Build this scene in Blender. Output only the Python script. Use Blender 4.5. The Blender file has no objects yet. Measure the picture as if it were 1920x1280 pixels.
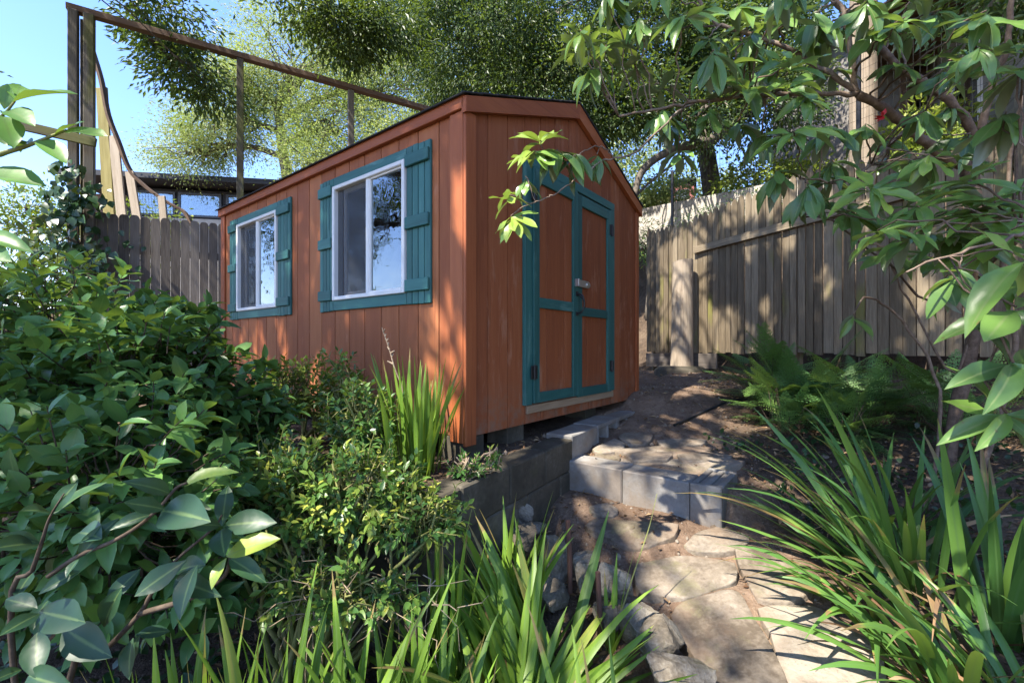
import bpy, math, random
import numpy as np
from mathutils import Vector, Matrix
random.seed(7)
rng = np.random.default_rng(11)
scene = bpy.context.scene
COL = scene.collection
F = 841.0
HZ = 648.0

def P(px, py, Y):
    return np.array([(px - 960.0) / F * Y, Y, (HZ - py) / F * Y])

def nrm(a):
    a = np.asarray(a, float)
    return a / (np.linalg.norm(a, axis=-1, keepdims=True) + 1e-12)

# ------------------------------------------------------------------ noise
def _h(i, j, s):
    n = (i.astype(np.int64) * 374761393 + j.astype(np.int64) * 668265263 + s * 1442695041) & 0x7fffffff
    n = ((n ^ (n >> 13)) * 1274126177) & 0x7fffffff
    return ((n ^ (n >> 16)) & 0xffff) / 65535.0

def vn(x, y, s=0):
    x = np.asarray(x, float); y = np.asarray(y, float)
    i = np.floor(x); j = np.floor(y)
    u = x - i; v = y - j
    u = u * u * (3 - 2 * u); v = v * v * (3 - 2 * v)
    a = _h(i, j, s); b = _h(i + 1, j, s); c = _h(i, j + 1, s); d = _h(i + 1, j + 1, s)
    return (a * (1 - u) + b * u) * (1 - v) + (c * (1 - u) + d * u) * v

def fbm(x, y, s=0, o=4):
    r = 0; a = .5
    for k in range(o):
        r = r + a * (vn(x, y, s + k) - .5); x = x * 2.03; y = y * 2.03; a *= .5
    return r

# ------------------------------------------------------------------ mesh builder
class MB:
    def __init__(self):
        self.V = []; self.FC = []; self.T = []; self.G = []; self.R = []; self.n = 0
    def add(self, V, faces, tint=0.5, gc=None, rib=0.0):
        V = np.asarray(V, float).reshape(-1, 3); k = len(V)
        self.V.append(V)
        for f in faces:
            f = np.asarray(f, np.int64)
            if f.ndim == 1: f = f[None, :]
            self.FC.append(f + self.n)
        self.T.append(np.broadcast_to(np.asarray(tint, float), (k,)).copy())
        self.G.append(V.copy() if gc is None else np.asarray(gc, float).reshape(-1, 3))
        self.R.append(np.broadcast_to(np.asarray(rib, float), (k,)).copy())
        self.n += k
    def build(self, name, mat, parent=None, smooth=False):
        me = bpy.data.meshes.new(name)
        V = np.concatenate(self.V)
        me.vertices.add(len(V)); me.vertices.foreach_set('co', V.astype(np.float32).ravel())
        loops = np.concatenate([f.ravel() for f in self.FC])
        tot = np.concatenate([np.full(len(f), f.shape[1]) for f in self.FC])
        st = np.concatenate([[0], np.cumsum(tot)[:-1]])
        me.loops.add(len(loops)); me.loops.foreach_set('vertex_index', loops.astype(np.int32))
        me.polygons.add(len(tot))
        me.polygons.foreach_set('loop_start', st.astype(np.int32))
        me.polygons.foreach_set('loop_total', tot.astype(np.int32))
        me.polygons.foreach_set('use_smooth', np.full(len(tot), bool(smooth)))
        me.update(calc_edges=True)
        a = me.attributes.new('tint', 'FLOAT', 'POINT'); a.data.foreach_set('value', np.concatenate(self.T).astype(np.float32))
        a = me.attributes.new('rib', 'FLOAT', 'POINT'); a.data.foreach_set('value', np.concatenate(self.R).astype(np.float32))
        a = me.attributes.new('gc', 'FLOAT_VECTOR', 'POINT'); a.data.foreach_set('vector', np.concatenate(self.G).astype(np.float32).ravel())
        me.materials.append(mat)
        o = bpy.data.objects.new(name, me); COL.objects.link(o)
        if parent is not None: o.parent = parent
        return o

def tag(o, label=None, cat=None, group=None, kind=None):
    if label: o['label'] = label
    if cat: o['category'] = cat
    if group: o['group'] = group
    if kind: o['kind'] = kind
    return o

def thing(name, label, cat, loc=(0, 0, 0), rz=0.0, group=None):
    o = bpy.data.objects.new(name, None); COL.objects.link(o)
    o.empty_display_size = .1
    o.location = loc; o.rotation_euler = (0, 0, rz)
    return tag(o, label, cat, group)

# chamfered box template
def _cb():
    vs = []; ax = {}
    for sx in (-1, 1):
        for sy in (-1, 1):
            for sz in (-1, 1):
                for k in range(3):
                    ax[(sx, sy, sz, k)] = len(vs); vs.append(((sx, sy, sz), k))
    fs = []
    for k in range(3):
        i, j = [q for q in range(3) if q != k]
        for s in (-1, 1):
            f = []
            for a, b in ((-1, -1), (1, -1), (1, 1), (-1, 1)):
                c = [0, 0, 0]; c[k] = s; c[i] = a; c[j] = b
                f.append(ax[(*c, k)])
            fs.append(f)
    for k in range(3):          # edges along axis k
        i, j = [q for q in range(3) if q != k]
        for a in (-1, 1):
            for b in (-1, 1):
                c0 = [0, 0, 0]; c0[k] = -1; c0[i] = a; c0[j] = b
                c1 = list(c0); c1[k] = 1
                fs.append([ax[(*c0, i)], ax[(*c1, i)], ax[(*c1, j)], ax[(*c0, j)]])
    tr = []
    for sx in (-1, 1):
        for sy in (-1, 1):
            for sz in (-1, 1):
                tr.append([ax[(sx, sy, sz, k)] for k in range(3)])
    S = np.array([v[0] for v in vs], float); K = np.array([v[1] for v in vs])
    pos = S.copy()
    for n in range(len(pos)):
        for q in range(3):
            if q != K[n]: pos[n, q] *= .8
    def fix(f):
        p = pos[f]; n = np.cross(p[1] - p[0], p[2] - p[0])
        return f if np.dot(n, p.mean(0)) > 0 else f[::-1]
    return S, K, np.array([fix(f) for f in fs]), np.array([fix(f) for f in tr])
_S, _K, _Q, _TR = _cb()

def cbox(mb, x0, x1, y0, y1, z0, z1, c=.003, tint=None, M=None, long=None):
    c = min(c, .3 * min(x1 - x0, y1 - y0, z1 - z0))
    h = np.array([x1 - x0, y1 - y0, z1 - z0]) / 2; m = np.array([x0 + x1, y0 + y1, z0 + z1]) / 2
    off = np.full((24, 3), c); off[np.arange(24), _K] = 0
    V = _S * (h - off)
    L = int(np.argmax(h)) if long is None else long
    o = [L] + [q for q in range(3) if q != L]
    g = V[:, o] + rng.uniform(-20, 20, 3)
    V = V + m
    if M is not None: V = V @ M[:3, :3].T + M[:3, 3]
    mb.add(V, [_Q, _TR], rng.uniform(0, 1) if tint is None else tint, g)

def mat4(o, X, Y, Z):
    M = np.eye(4); M[:3, 0] = X; M[:3, 1] = Y; M[:3, 2] = Z; M[:3, 3] = o
    return M

def bar(mb, p, q, w, t, up=(0, 0, 1), c=.003, tint=None):
    """a board from p to q, w wide along up-ish, t thick"""
    p = np.array(p, float); q = np.array(q, float); X = nrm(q - p); L = np.linalg.norm(q - p)
    Yv = nrm(np.cross(up, X)); Zv = np.cross(X, Yv)
    cbox(mb, 0, L, -t / 2, t / 2, -w / 2, w / 2, c, tint, mat4(p, X, Yv, Zv), 0)

def prism(mb, pts, o, U, Vv, t, tint=None, inset=0.0, long=1):
    """2-D outline pts in the plane (U,V) at o, thickness t along U x V"""
    pts = np.array(pts, float); n = len(pts); U = np.array(U, float); Vv = np.array(Vv, float); N = np.cross(U, Vv)
    cen = pts.mean(0)
    fr = pts if not inset else pts - inset * nrm(pts - cen)
    A = o + fr[:, :1] * U + fr[:, 1:] * Vv + N * t
    parts = [A]; gs = [np.c_[fr[:, long], fr[:, 1 - long], np.full(n, t)]]
    if inset:
        parts.append(o + pts[:, :1] * U + pts[:, 1:] * Vv + N * (t - inset)); gs.append(np.c_[pts[:, long], pts[:, 1 - long], np.full(n, t)])
    parts.append(o + pts[:, :1] * U + pts[:, 1:] * Vv + N * 0); gs.append(np.c_[pts[:, long], pts[:, 1 - long], np.zeros(n)])
    R = len(parts); i = np.arange(n); j = (i + 1) % n
    fs = [np.arange(n), np.arange(n)[::-1] + (R - 1) * n]
    for k in range(R - 1):
        fs.append(np.c_[i + k * n, i + (k + 1) * n, j + (k + 1) * n, j + k * n])
    mb.add(np.concatenate(parts), fs, rng.uniform() if tint is None else tint, np.concatenate(gs) + rng.uniform(-20, 20, 3))

def tube(mb, pts, rad, sides=6, tint=.5, cap=True):
    pts = np.array(pts, float); n = len(pts)
    rad = np.broadcast_to(np.asarray(rad, float), (n,))
    T = np.gradient(pts, axis=0); T = nrm(T)
    ref = np.array([0, 0, 1.]) if abs(T[0, 2]) < .9 else np.array([1., 0, 0])
    A = nrm(np.cross(T[0], ref)); ang = np.arange(sides) * 2 * math.pi / sides
    V = []; G = []; s = 0
    for k in range(n):
        A = nrm(A - T[k] * np.dot(A, T[k])); B = np.cross(T[k], A)
        V.append(pts[k] + rad[k] * (np.cos(ang)[:, None] * A + np.sin(ang)[:, None] * B))
        if k: s += np.linalg.norm(pts[k] - pts[k - 1])
        G.append(np.c_[np.full(sides, s), rad[k] * np.cos(ang), rad[k] * np.sin(ang)])
    i = np.arange(sides); j = (i + 1) % sides
    fs = [np.concatenate([np.c_[i + k * sides, j + k * sides, j + (k + 1) * sides, i + (k + 1) * sides] for k in range(n - 1)])]
    if cap: fs += [i[::-1], i + (n - 1) * sides]
    mb.add(np.concatenate(V), fs, tint, np.concatenate(G) + rng.uniform(-9, 9, 3))

def smooth_path(pts, n=4, jit=0.0):
    """Catmull-Rom through pts"""
    p = np.array(pts, float); p = np.concatenate([[2 * p[0] - p[1]], p, [2 * p[-1] - p[-2]]]); out = []
    for k in range(1, len(p) - 2):
        for t in np.arange(n) / n:
            a, b, c, d = p[k - 1:k + 3]
            out.append(.5 * (2 * b + (c - a) * t + (2 * a - 5 * b + 4 * c - d) * t * t + (3 * b - a - 3 * c + d) * t ** 3))
    out.append(p[-2]); out = np.array(out)
    if jit: out[1:-1] += rng.normal(0, jit, out[1:-1].shape)
    return out

# ------------------------------------------------------------------ leaves
def leaf_tpl(w=.25, n=4, fold=.25, droop=.12, peak=.5, wave=0.0, base=.06):
    """unit leaf along +y, normal +z; rings of 3 verts"""
    y = np.linspace(0, 1, n + 1); V = []; R = []
    for k, t in enumerate(y):
        q = t ** (math.log(.5) / math.log(peak))
        hw = w * max(math.sin(math.pi * q), 0) ** .85
        if k == 0: hw = w * base
        if k == n: hw = .004
        z = -droop * t * t
        wv = wave * math.sin(t * 9)
        V += [(-hw, t, z + fold * hw + wv * w), (0, t, z), (hw, t, z + fold * hw - wv * w)]; R += [0, 1, 0]
    fs = []
    for k in range(n):
        a = 3 * k; fs += [[a, a + 1, a + 4, a + 3], [a + 1, a + 2, a + 5, a + 4]]
    return np.array(V), [np.array(fs)], np.array(R, float)

DIAM = (np.array([(0, 0, 0), (.22, .45, .05), (0, 1, -.1), (-.22, .5, .06)]), [np.array([[0, 1, 2, 3]])], np.zeros(4))
OVAL = (np.array([(0, 0, 0), (.17, .42, .03), (0, 1, -.16), (-.17, .46, .03)]), [np.array([[0, 1, 2, 3]])], np.zeros(4))
WILLOW = (np.array([(0, 0, 0), (.09, .4, .02), (0, 1, -.12), (-.09, .45, .02)]), [np.array([[0, 1, 2, 3]])], np.zeros(4))

def leaves(mb, tpl, pos, axis, up, size, tint):
    """batch of leaves; pos, axis, up (n,3), size (n,), tint (n,)"""
    n = len(pos)
    if n == 0: return
    if isinstance(tpl, list):      # a mix of leaf shapes
        size = np.broadcast_to(np.asarray(size, float), (n,)); w = rng.integers(0, len(tpl), n); axis = np.asarray(axis); up = np.asarray(up); tint = np.asarray(tint); pos = np.asarray(pos)
        for k, t in enumerate(tpl):
            m = w == k; leaves(mb, t, pos[m], axis[m], up[m], size[m], tint[m])
        return
    V0, fs, rib = tpl
    pos = np.asarray(pos, float); Tn = nrm(axis); Bn = np.cross(Tn, up)
    bad = np.linalg.norm(Bn, axis=1) < 1e-3; Bn[bad] = np.cross(Tn[bad], [1., .3, .2]); Bn = nrm(Bn); Nn = np.cross(Bn, Tn)
    size = np.broadcast_to(np.asarray(size, float), (n,))[:, None, None]
    W = pos[:, None, :] + size * (V0[None, :, :1] * Bn[:, None, :] + V0[None, :, 1:2] * Tn[:, None, :] + V0[None, :, 2:3] * Nn[:, None, :])
    k = len(V0); off = (np.arange(n) * k)[:, None, None]
    F2 = [(f[None] + off).reshape(-1, f.shape[1]) for f in fs]
    g = np.broadcast_to(V0[None], (n, k, 3)) + rng.uniform(0, 50, (n, 1, 3))
    mb.add(W.reshape(-1, 3), F2, np.repeat(np.clip(tint, 0, 1), k), g.reshape(-1, 3), np.tile(rib, n))

def rdir(n, up=0.0):
    v = nrm(rng.normal(0, 1, (n, 3))); v[:, 2] += up
    return nrm(v)

def blade(mb, base, az, L, w, lean=.25, bend=1.0, n=9, tint=None, twist=0.0, fold=.25, el=None):
    """strap leaf: starts lean from vertical toward azimuth az, bends over by bend rad along its length"""
    d = np.array([math.cos(az), math.sin(az), 0]); B = np.array([-math.sin(az), math.cos(az), 0])
    p = np.array(base, float); V = []; R = []; th = lean; ds = L / n; s0 = 0
    for k in range(n + 1):
        t = k / n
        hw = w / 2 * (min(1, .55 + 1.6 * t) if t < .3 else 1) * (1 if t < .45 else max(0, 1 - ((t - .45) / .55) ** 1.7))
        if k == n: hw = .0006
        T = d * math.sin(th) + np.array([0, 0, 1]) * math.cos(th)
        tw = twist * t
        Bt = B * math.cos(tw) + np.cross(T, B) * math.sin(tw)
        N = np.cross(T, Bt) * -1
        V += [p - Bt * hw + N * fold * hw, p, p + Bt * hw + N * fold * hw]; R += [0, 1, 0]
        p = p + T * ds; th += bend / n * (.4 + 1.2 * t)
    fs = []
    for k in range(n):
        a = 3 * k; fs += [[a, a + 1, a + 4, a + 3], [a + 1, a + 2, a + 5, a + 4]]
    t = np.full(3 * n + 3, rng.uniform() if tint is None else tint)
    if rng.uniform() < .4: t[-3 * int(rng.integers(1, 4)):] = 1.0      # withered tip
    g = np.array([(k // 3 / n * L * 4, (k % 3 - 1) * .5, 0) for k in range(3 * n + 3)]) + rng.uniform(0, 40, 3)
    mb.add(np.array(V), [np.array(fs)], t, g, np.array(R, float))
# ------------------------------------------------------------------ materials
class NT:
    def __init__(self, name):
        self.m = bpy.data.materials.new(name); self.m.use_nodes = True
        self.t = self.m.node_tree; self.t.nodes.clear()
        self.out = self.t.nodes.new('ShaderNodeOutputMaterial')
    def n(self, typ, ins=None, **kw):
        x = self.t.nodes.new(typ)
        for k, v in kw.items(): setattr(x, k, v)
        for k, v in (ins or {}).items(): self.set(x, k, v)
        return x
    def set(self, x, k, v):
        s = x.inputs[k]
        if hasattr(v, 'is_output') or isinstance(v, bpy.types.NodeSocket): self.t.links.new(v, s)
        else:
            if isinstance(v, (tuple, list)) and len(v) == 3 and s.type == 'RGBA': v = (*v, 1)
            s.default_value = v
    def attr(self, name, what='Fac'):
        return self.n('ShaderNodeAttribute', attribute_name=name).outputs[what]
    def math(self, op, a, b=0.0, c=None, clamp=False):
        x = self.n('ShaderNodeMath', {0: a, 1: b}, operation=op, use_clamp=clamp)
        if c is not None: self.set(x, 2, c)
        return x.outputs[0]
    def noise(self, vec, scale, detail=3, rough=.6, vscale=None):
        if vscale is not None:
            mp = self.n('ShaderNodeMapping', {'Vector': vec, 'Scale': vscale}); vec = mp.outputs[0]
        return self.n('ShaderNodeTexNoise', {'Vector': vec, 'Scale': scale, 'Detail': detail, 'Roughness': rough}).outputs['Fac']
    def ramp(self, fac, stops):
        r = self.n('ShaderNodeValToRGB', {'Fac': fac}); e = r.color_ramp.elements
        while len(e) < len(stops): e.new(.5)
        for k, (p, c) in enumerate(stops):
            e[k].position = p; e[k].color = (*c, 1) if len(c) == 3 else c
        return r.outputs[0]
    def rng(self, v, a, b, c=0.0, d=1.0):
        return self.n('ShaderNodeMapRange', {0: v, 1: a, 2: b, 3: c, 4: d}).outputs[0]
    def mix(self, f, a, b, mode='MIX'):
        x = self.n('ShaderNodeMix', data_type='RGBA', blend_type=mode)
        self.set(x, 0, f); self.set(x, 6, a); self.set(x, 7, b)
        return x.outputs[2]
    def bump(self, h, strength=.4, dist=.01):
        return self.n('ShaderNodeBump', {'Height': h, 'Strength': strength, 'Distance': dist}).outputs[0]
    def pbsdf(self, col, rough=.6, normal=None, spec=.5, metal=0.0, **kw):
        b = self.n('ShaderNodeBsdfPrincipled')
        self.set(b, 'Base Color', col); self.set(b, 'Roughness', rough); self.set(b, 'Specular IOR Level', spec); self.set(b, 'Metallic', metal)
        if normal is not None: self.set(b, 'Normal', normal)
        return b.outputs[0]
    def done(self, sh):
        self.t.links.new(sh, self.out.inputs[0]); return self.m

def wood_mat(name, dark, mid, light, rough=.75, grain=1.0, wear=None, wearth=.62, moss=None, mossth=.6, bumpd=.004, splash=False):
    n = NT(name); g = n.attr('gc', 'Vector'); t = n.attr('tint')
    fine = n.noise(g, 1.0, 5, .65, (5, 90, 90)); broad = n.noise(g, 1.0, 3, .6, (1.3, 14, 14))
    f = n.math('ADD', n.math('MULTIPLY', fine, .5 * grain), n.math('MULTIPLY', broad, .5))
    f = n.math('ADD', f, n.math('MULTIPLY', n.math('SUBTRACT', t, .5), .28))
    col = n.ramp(f, [(.22, dark), (.5, mid), (.8, light)])
    if wear:
        w = n.noise(g, 1.0, 4, .7, (2.2, 9, 9))
        wf = n.rng(n.math('ADD', w, n.math('MULTIPLY', fine, .15)), wearth, wearth + .13)
        col = n.mix(n.math('MULTIPLY', wf, .75), col, wear)
    if moss:
        w = n.noise(g, 1.0, 3, .6, (.9, 3, 3)); wf = n.rng(n.math('ADD', w, n.math('MULTIPLY', fine, .12)), mossth, mossth + .12)
        col = n.mix(n.math('MULTIPLY', wf, .8), col, moss)
    # fine dark checks along the grain
    ck = n.rng(n.noise(g, 1.0, 2, .5, (1.1, 60, 60)), .66, .70); col = n.mix(n.math('MULTIPLY', ck, .35), col, tuple(c * .45 for c in dark))
    if splash:      # dried mud thrown up along the foot of the boards
        ob = n.n('ShaderNodeTexCoord').outputs['Object']; z = n.n('ShaderNodeSeparateXYZ', {0: ob}).outputs[2]
        sp = n.math('MULTIPLY', n.rng(z, .03, .30, 1, 0), n.rng(n.noise(ob, 14, 5, .7), .42, .62)); col = n.mix(n.math('MULTIPLY', sp, .6), col, (.20, .145, .10))
    h = n.math('ADD', fine, n.math('MULTIPLY', broad, .6))
    return n.done(n.pbsdf(col, rough, n.bump(h, .55, bumpd), .3))

def leaf_mat(name, stops, rough=.4, trans=.3, spec=.5, under=None, rib=None, tcol=1.0, ribw=.86, vein=0.0, spots=None):
    n = NT(name); t = n.attr('tint'); g = n.attr('gc', 'Vector')
    v = n.noise(g, 3.0, 3, .6)
    f = n.math('ADD', t, n.math('MULTIPLY', n.math('SUBTRACT', v, .5), .22))
    col = n.ramp(f, stops)
    if rib:
        r = n.rng(n.attr('rib'), ribw, ribw + .1); col = n.mix(n.math('MULTIPLY', r, .6), col, rib)
    if spots:
        sp = n.rng(n.noise(g, 7.0, 2, .5), .68, .74); col = n.mix(n.math('MULTIPLY', sp, .7), col, spots)
    nor = None
    if vein:
        nor = n.bump(n.noise(g, 2.5, 2, .5), vein * .35, .02)
    tc = n.mix(.55, col, (.25 * tcol, .34 * tcol, .02), 'MIX') if trans else col
    top = col
    if under:
        bf = n.n('ShaderNodeNewGeometry').outputs['Backfacing']; top = n.mix(bf, col, under)
    b = n.pbsdf(top, rough, nor, spec)
    if trans:
        tr = n.n('ShaderNodeBsdfTranslucent', {'Color': tc}).outputs[0]
        b = n.n('ShaderNodeMixShader', {0: trans, 1: b, 2: tr}).outputs[0]
    return n.done(b)

def mineral(name, stops, scale=6, rough=.85, bumpd=.01, bstr=.6, speck=None, stain=None, coord='gc', moss=None):
    n = NT(name)
    g = n.attr('gc', 'Vector') if coord == 'gc' else n.n('ShaderNodeTexCoord').outputs[coord]
    a = n.noise(g, scale, 6, .62); b = n.noise(g, scale * 9, 4, .6)
    f = n.math('ADD', n.math('MULTIPLY', a, .7), n.math('MULTIPLY', b, .3))
    f = n.math('ADD', f, n.math('MULTIPLY', n.math('SUBTRACT', n.attr('tint'), .5), .18))
    col = n.ramp(f, stops)
    if stain:
        s = n.rng(n.noise(g, scale * .45, 5, .65), .46, .62); col = n.mix(n.math('MULTIPLY', s, .7), col, stain)
    if moss:
        s = n.rng(n.noise(g, scale * .8, 5, .7), .56, .68); col = n.mix(n.math('MULTIPLY', s, .6), col, moss)
    if speck:
        s = n.rng(n.noise(g, scale * 22, 2, .5), .64, .7); col = n.mix(n.math('MULTIPLY', s, .6), col, speck)
    return n.done(n.pbsdf(col, rough, n.bump(f, bstr, bumpd), .25))

def plain(name, col, rough=.5, metal=0.0, spec=.5, var=.15):
    n = NT(name); g = n.attr('gc', 'Vector'); v = n.noise(g, 12, 4, .6)
    c = n.mix(n.math('MULTIPLY', v, var * 2), col, tuple(x * .55 for x in col))
    return n.done(n.pbsdf(c, n.math('ADD', rough - .08, n.math('MULTIPLY', v, .16)), n.bump(v, .15, .002), spec, metal))

M = {}
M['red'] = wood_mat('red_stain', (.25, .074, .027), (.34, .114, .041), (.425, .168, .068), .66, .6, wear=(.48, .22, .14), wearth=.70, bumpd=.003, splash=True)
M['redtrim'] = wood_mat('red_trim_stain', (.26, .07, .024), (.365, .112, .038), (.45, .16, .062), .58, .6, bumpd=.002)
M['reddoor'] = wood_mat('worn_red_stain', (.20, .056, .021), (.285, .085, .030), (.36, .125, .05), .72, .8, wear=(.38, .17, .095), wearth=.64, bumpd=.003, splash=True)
M['teal'] = wood_mat('teal_paint', (.022, .094, .086), (.042, .152, .138), (.078, .21, .188), .5, .5, wear=(.11, .24, .22), wearth=.66, bumpd=.002)
M['white'] = plain('white_vinyl', (.74, .73, .70), .45, var=.22)
M['raw'] = wood_mat('raw_wood', (.18, .12, .07), (.30, .22, .14), (.42, .33, .23), .8)
M['fence'] = wood_mat('grey_fence_wood', (.06, .05, .042), (.135, .115, .098), (.215, .19, .165), .85, 1.0, bumpd=.005)
M['oldfence'] = wood_mat('weathered_fence_wood', (.045, .033, .02), (.135, .104, .066), (.26, .21, .142), .92, 1.35, moss=(.17, .16, .04), mossth=.65, bumpd=.006)
M['post'] = wood_mat('dark_post_wood', (.06, .052, .042), (.13, .115, .09), (.20, .175, .14), .85, .9, moss=(.11, .115, .03), mossth=.56, bumpd=.005)
M['beam'] = wood_mat('brown_beam_wood', (.06, .04, .028), (.13, .085, .058), (.2, .14, .10), .85, .9)
M['mossy'] = wood_mat('mossy_slat_wood', (.10, .085, .03), (.21, .18, .065), (.32, .28, .12), .9)
M['pale'] = wood_mat('pale_slat_wood', (.22, .18, .13), (.38, .32, .25), (.5, .44, .36), .9)
M['pole'] = wood_mat('pole_wood', (.085, .063, .042), (.25, .20, .145), (.40, .33, .25), .92, 1.3, wear=(.11, .075, .055), wearth=.62, bumpd=.012)
M['conc'] = mineral('old_concrete', [(.3, (.045, .038, .027)), (.5, (.08, .069, .05)), (.7, (.145, .13, .10))], 5, .92, .006, .7, stain=(.04, .036, .025), moss=(.07, .068, .03))
M['block'] = mineral('grey_block', [(.3, (.14, .134, .122)), (.5, (.205, .198, .184)), (.7, (.275, .265, .25))], 6, .92, .006, .8, speck=(.13, .125, .12), stain=(.17, .13, .092))
M['flag'] = mineral('flagstone', [(.34, (.09, .07, .05)), (.48, (.185, .152, .115)), (.62, (.28, .24, .19))], 5, .88, .02, .8, stain=(.20, .135, .09), speck=(.12, .10, .08), moss=(.17, .155, .08))
M['rock'] = mineral('field_rock', [(.30, (.05, .041, .03)), (.5, (.135, .113, .084)), (.70, (.29, .26, .205))], 9, .92, .02, .9, speck=(.07, .06, .045), moss=(.12, .115, .06))
M['metal'] = plain('galvanised_steel', (.62, .62, .6), .38, .9)
M['black'] = plain('black_metal', (.015, .015, .016), .45)
M['rust'] = plain('rusty_iron', (.09, .042, .028), .85)
M['hose'] = plain('black_plastic_hose', (.012, .012, .013), .5)
M['pvc'] = plain('dark_plastic_frame', (.05, .06, .075), .5)
M['bark'] = mineral('grey_bark', [(.3, (.06, .05, .04)), (.5, (.13, .11, .085)), (.7, (.22, .19, .15))], 22, .95, .015, .9)
M['rhbark'] = mineral('brown_bark', [(.3, (.07, .046, .032)), (.5, (.15, .105, .075)), (.7, (.26, .20, .15))], 30, .9, .006, .8)
M['twig'] = mineral('dry_twig', [(.3, (.16, .115, .07)), (.5, (.28, .21, .14)), (.7, (.40, .32, .22))], 30, .9, .003, .5)
M['gstem'] = mineral('green_stem', [(.3, (.10, .12, .03)), (.5, (.18, .19, .06)), (.7, (.26, .22, .10))], 20, .7, .002, .3)
M['darktwig'] = mineral('dark_twig', [(.3, (.035, .026, .018)), (.5, (.075, .055, .038)), (.7, (.13, .10, .07))], 30, .9, .003, .5)
M['wire'] = plain('dark_wire', (.06, .065, .06), .6, .3)
# leaves
M['camellia'] = leaf_mat('camellia_leaf', [(.05, (.045, .11, .032)), (.45, (.085, .195, .05)), (.8, (.14, .28, .06)), (.97, (.24, .37, .07))], .36, .28, .4, rib=(.12, .20, .06), vein=.25)
M['bigleaf'] = leaf_mat('broad_leaf', [(.05, (.016, .046, .026)), (.5, (.030, .078, .038)), (.8, (.06, .14, .035)), (.97, (.27, .34, .05))], .40, .28, .35, rib=(.16, .24, .08), vein=.3)
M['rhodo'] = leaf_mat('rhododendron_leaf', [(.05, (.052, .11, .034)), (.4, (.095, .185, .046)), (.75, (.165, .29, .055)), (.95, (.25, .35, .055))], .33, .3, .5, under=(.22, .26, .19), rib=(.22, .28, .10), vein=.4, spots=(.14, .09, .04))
M['nandina'] = leaf_mat('nandina_leaf', [(.05, (.03, .085, .025)), (.45, (.06, .145, .035)), (.75, (.13, .23, .04)), (.97, (.33, .36, .06))], .38, .3, .45)
M['iris'] = leaf_mat('iris_leaf', [(.05, (.085, .18, .025)), (.5, (.165, .30, .035)), (.85, (.25, .39, .055)), (.94, (.36, .36, .09)), (1, (.30, .20, .09))], .42, .38, .4, rib=(.20, .32, .08), ribw=.8)
M['agap'] = leaf_mat('strap_leaf', [(.05, (.045, .115, .03)), (.5, (.082, .19, .04)), (.85, (.14, .265, .05)), (.94, (.28, .27, .07)), (1, (.24, .15, .07))], .38, .3, .45, rib=(.10, .2, .06), ribw=.8)
M['fern'] = leaf_mat('fern_leaf', [(.05, (.05, .12, .04)), (.5, (.095, .20, .055)), (.85, (.17, .30, .075)), (.98, (.2, .3, .08))], .5, .25, .35)
M['deadfern'] = leaf_mat('dead_fern_leaf', [(.0, (.10, .045, .02)), (1, (.24, .12, .055))], .8, .2, .2)
M['ivy'] = leaf_mat('ivy_leaf', [(.05, (.012, .04, .016)), (.5, (.022, .065, .022)), (.95, (.06, .13, .035))], .35, .2, .5)
M['oak'] = leaf_mat('tree_leaf_yellow', [(.05, (.20, .26, .08)), (.5, (.36, .42, .145)), (.95, (.54, .56, .25))], .6, .45, .35)
M['darkleaf'] = leaf_mat('tree_leaf_dark', [(.05, (.026, .058, .018)), (.5, (.058, .108, .028)), (.9, (.12, .18, .045)), (1, (.18, .22, .06))], .45, .33, .4)
M['limeleaf'] = leaf_mat('shrub_leaf_lime', [(.05, (.10, .15, .025)), (.5, (.20, .27, .04)), (.95, (.36, .40, .08))], .5, .4, .35)
M['dead'] = leaf_mat('fallen_leaf', [(.0, (.09, .045, .025)), (.5, (.20, .115, .06)), (1, (.36, .25, .14))], .8, .1, .2)
M['flower'] = plain('red_petal', (.55, .02, .03), .5)

def ground_mat():
    n = NT('garden_soil'); g = n.attr('gc', 'Vector')
    a = n.noise(g, 2.2, 6, .62); b = n.noise(g, 16, 5, .65); c = n.noise(g, 70, 3, .6)
    f = n.math('ADD', n.math('MULTIPLY', a, .45), n.math('ADD', n.math('MULTIPLY', b, .35), n.math('MULTIPLY', c, .2)))
    path = n.ramp(f, [(.36, (.078, .049, .032)), (.5, (.155, .105, .072)), (.64, (.25, .18, .128))])
    bed = n.ramp(f, [(.36, (.035, .025, .017)), (.5, (.085, .06, .042)), (.66, (.16, .118, .08))])
    col = n.mix(n.attr('tint'), bed, path)
    sp = n.rng(n.noise(g, 120, 2, .5), .66, .72); col = n.mix(n.math('MULTIPLY', sp, .55), col, (.36, .29, .22))
    dk = n.rng(n.noise(g, 48, 3, .6), .62, .70); col = n.mix(n.math('MULTIPLY', dk, .5), col, (.055, .032, .02))
    h = n.math('ADD', b, n.math('MULTIPLY', c, .6))
    return n.done(n.pbsdf(col, .95, n.bump(h, .9, .02), .15))
M['soil'] = ground_mat()

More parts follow.
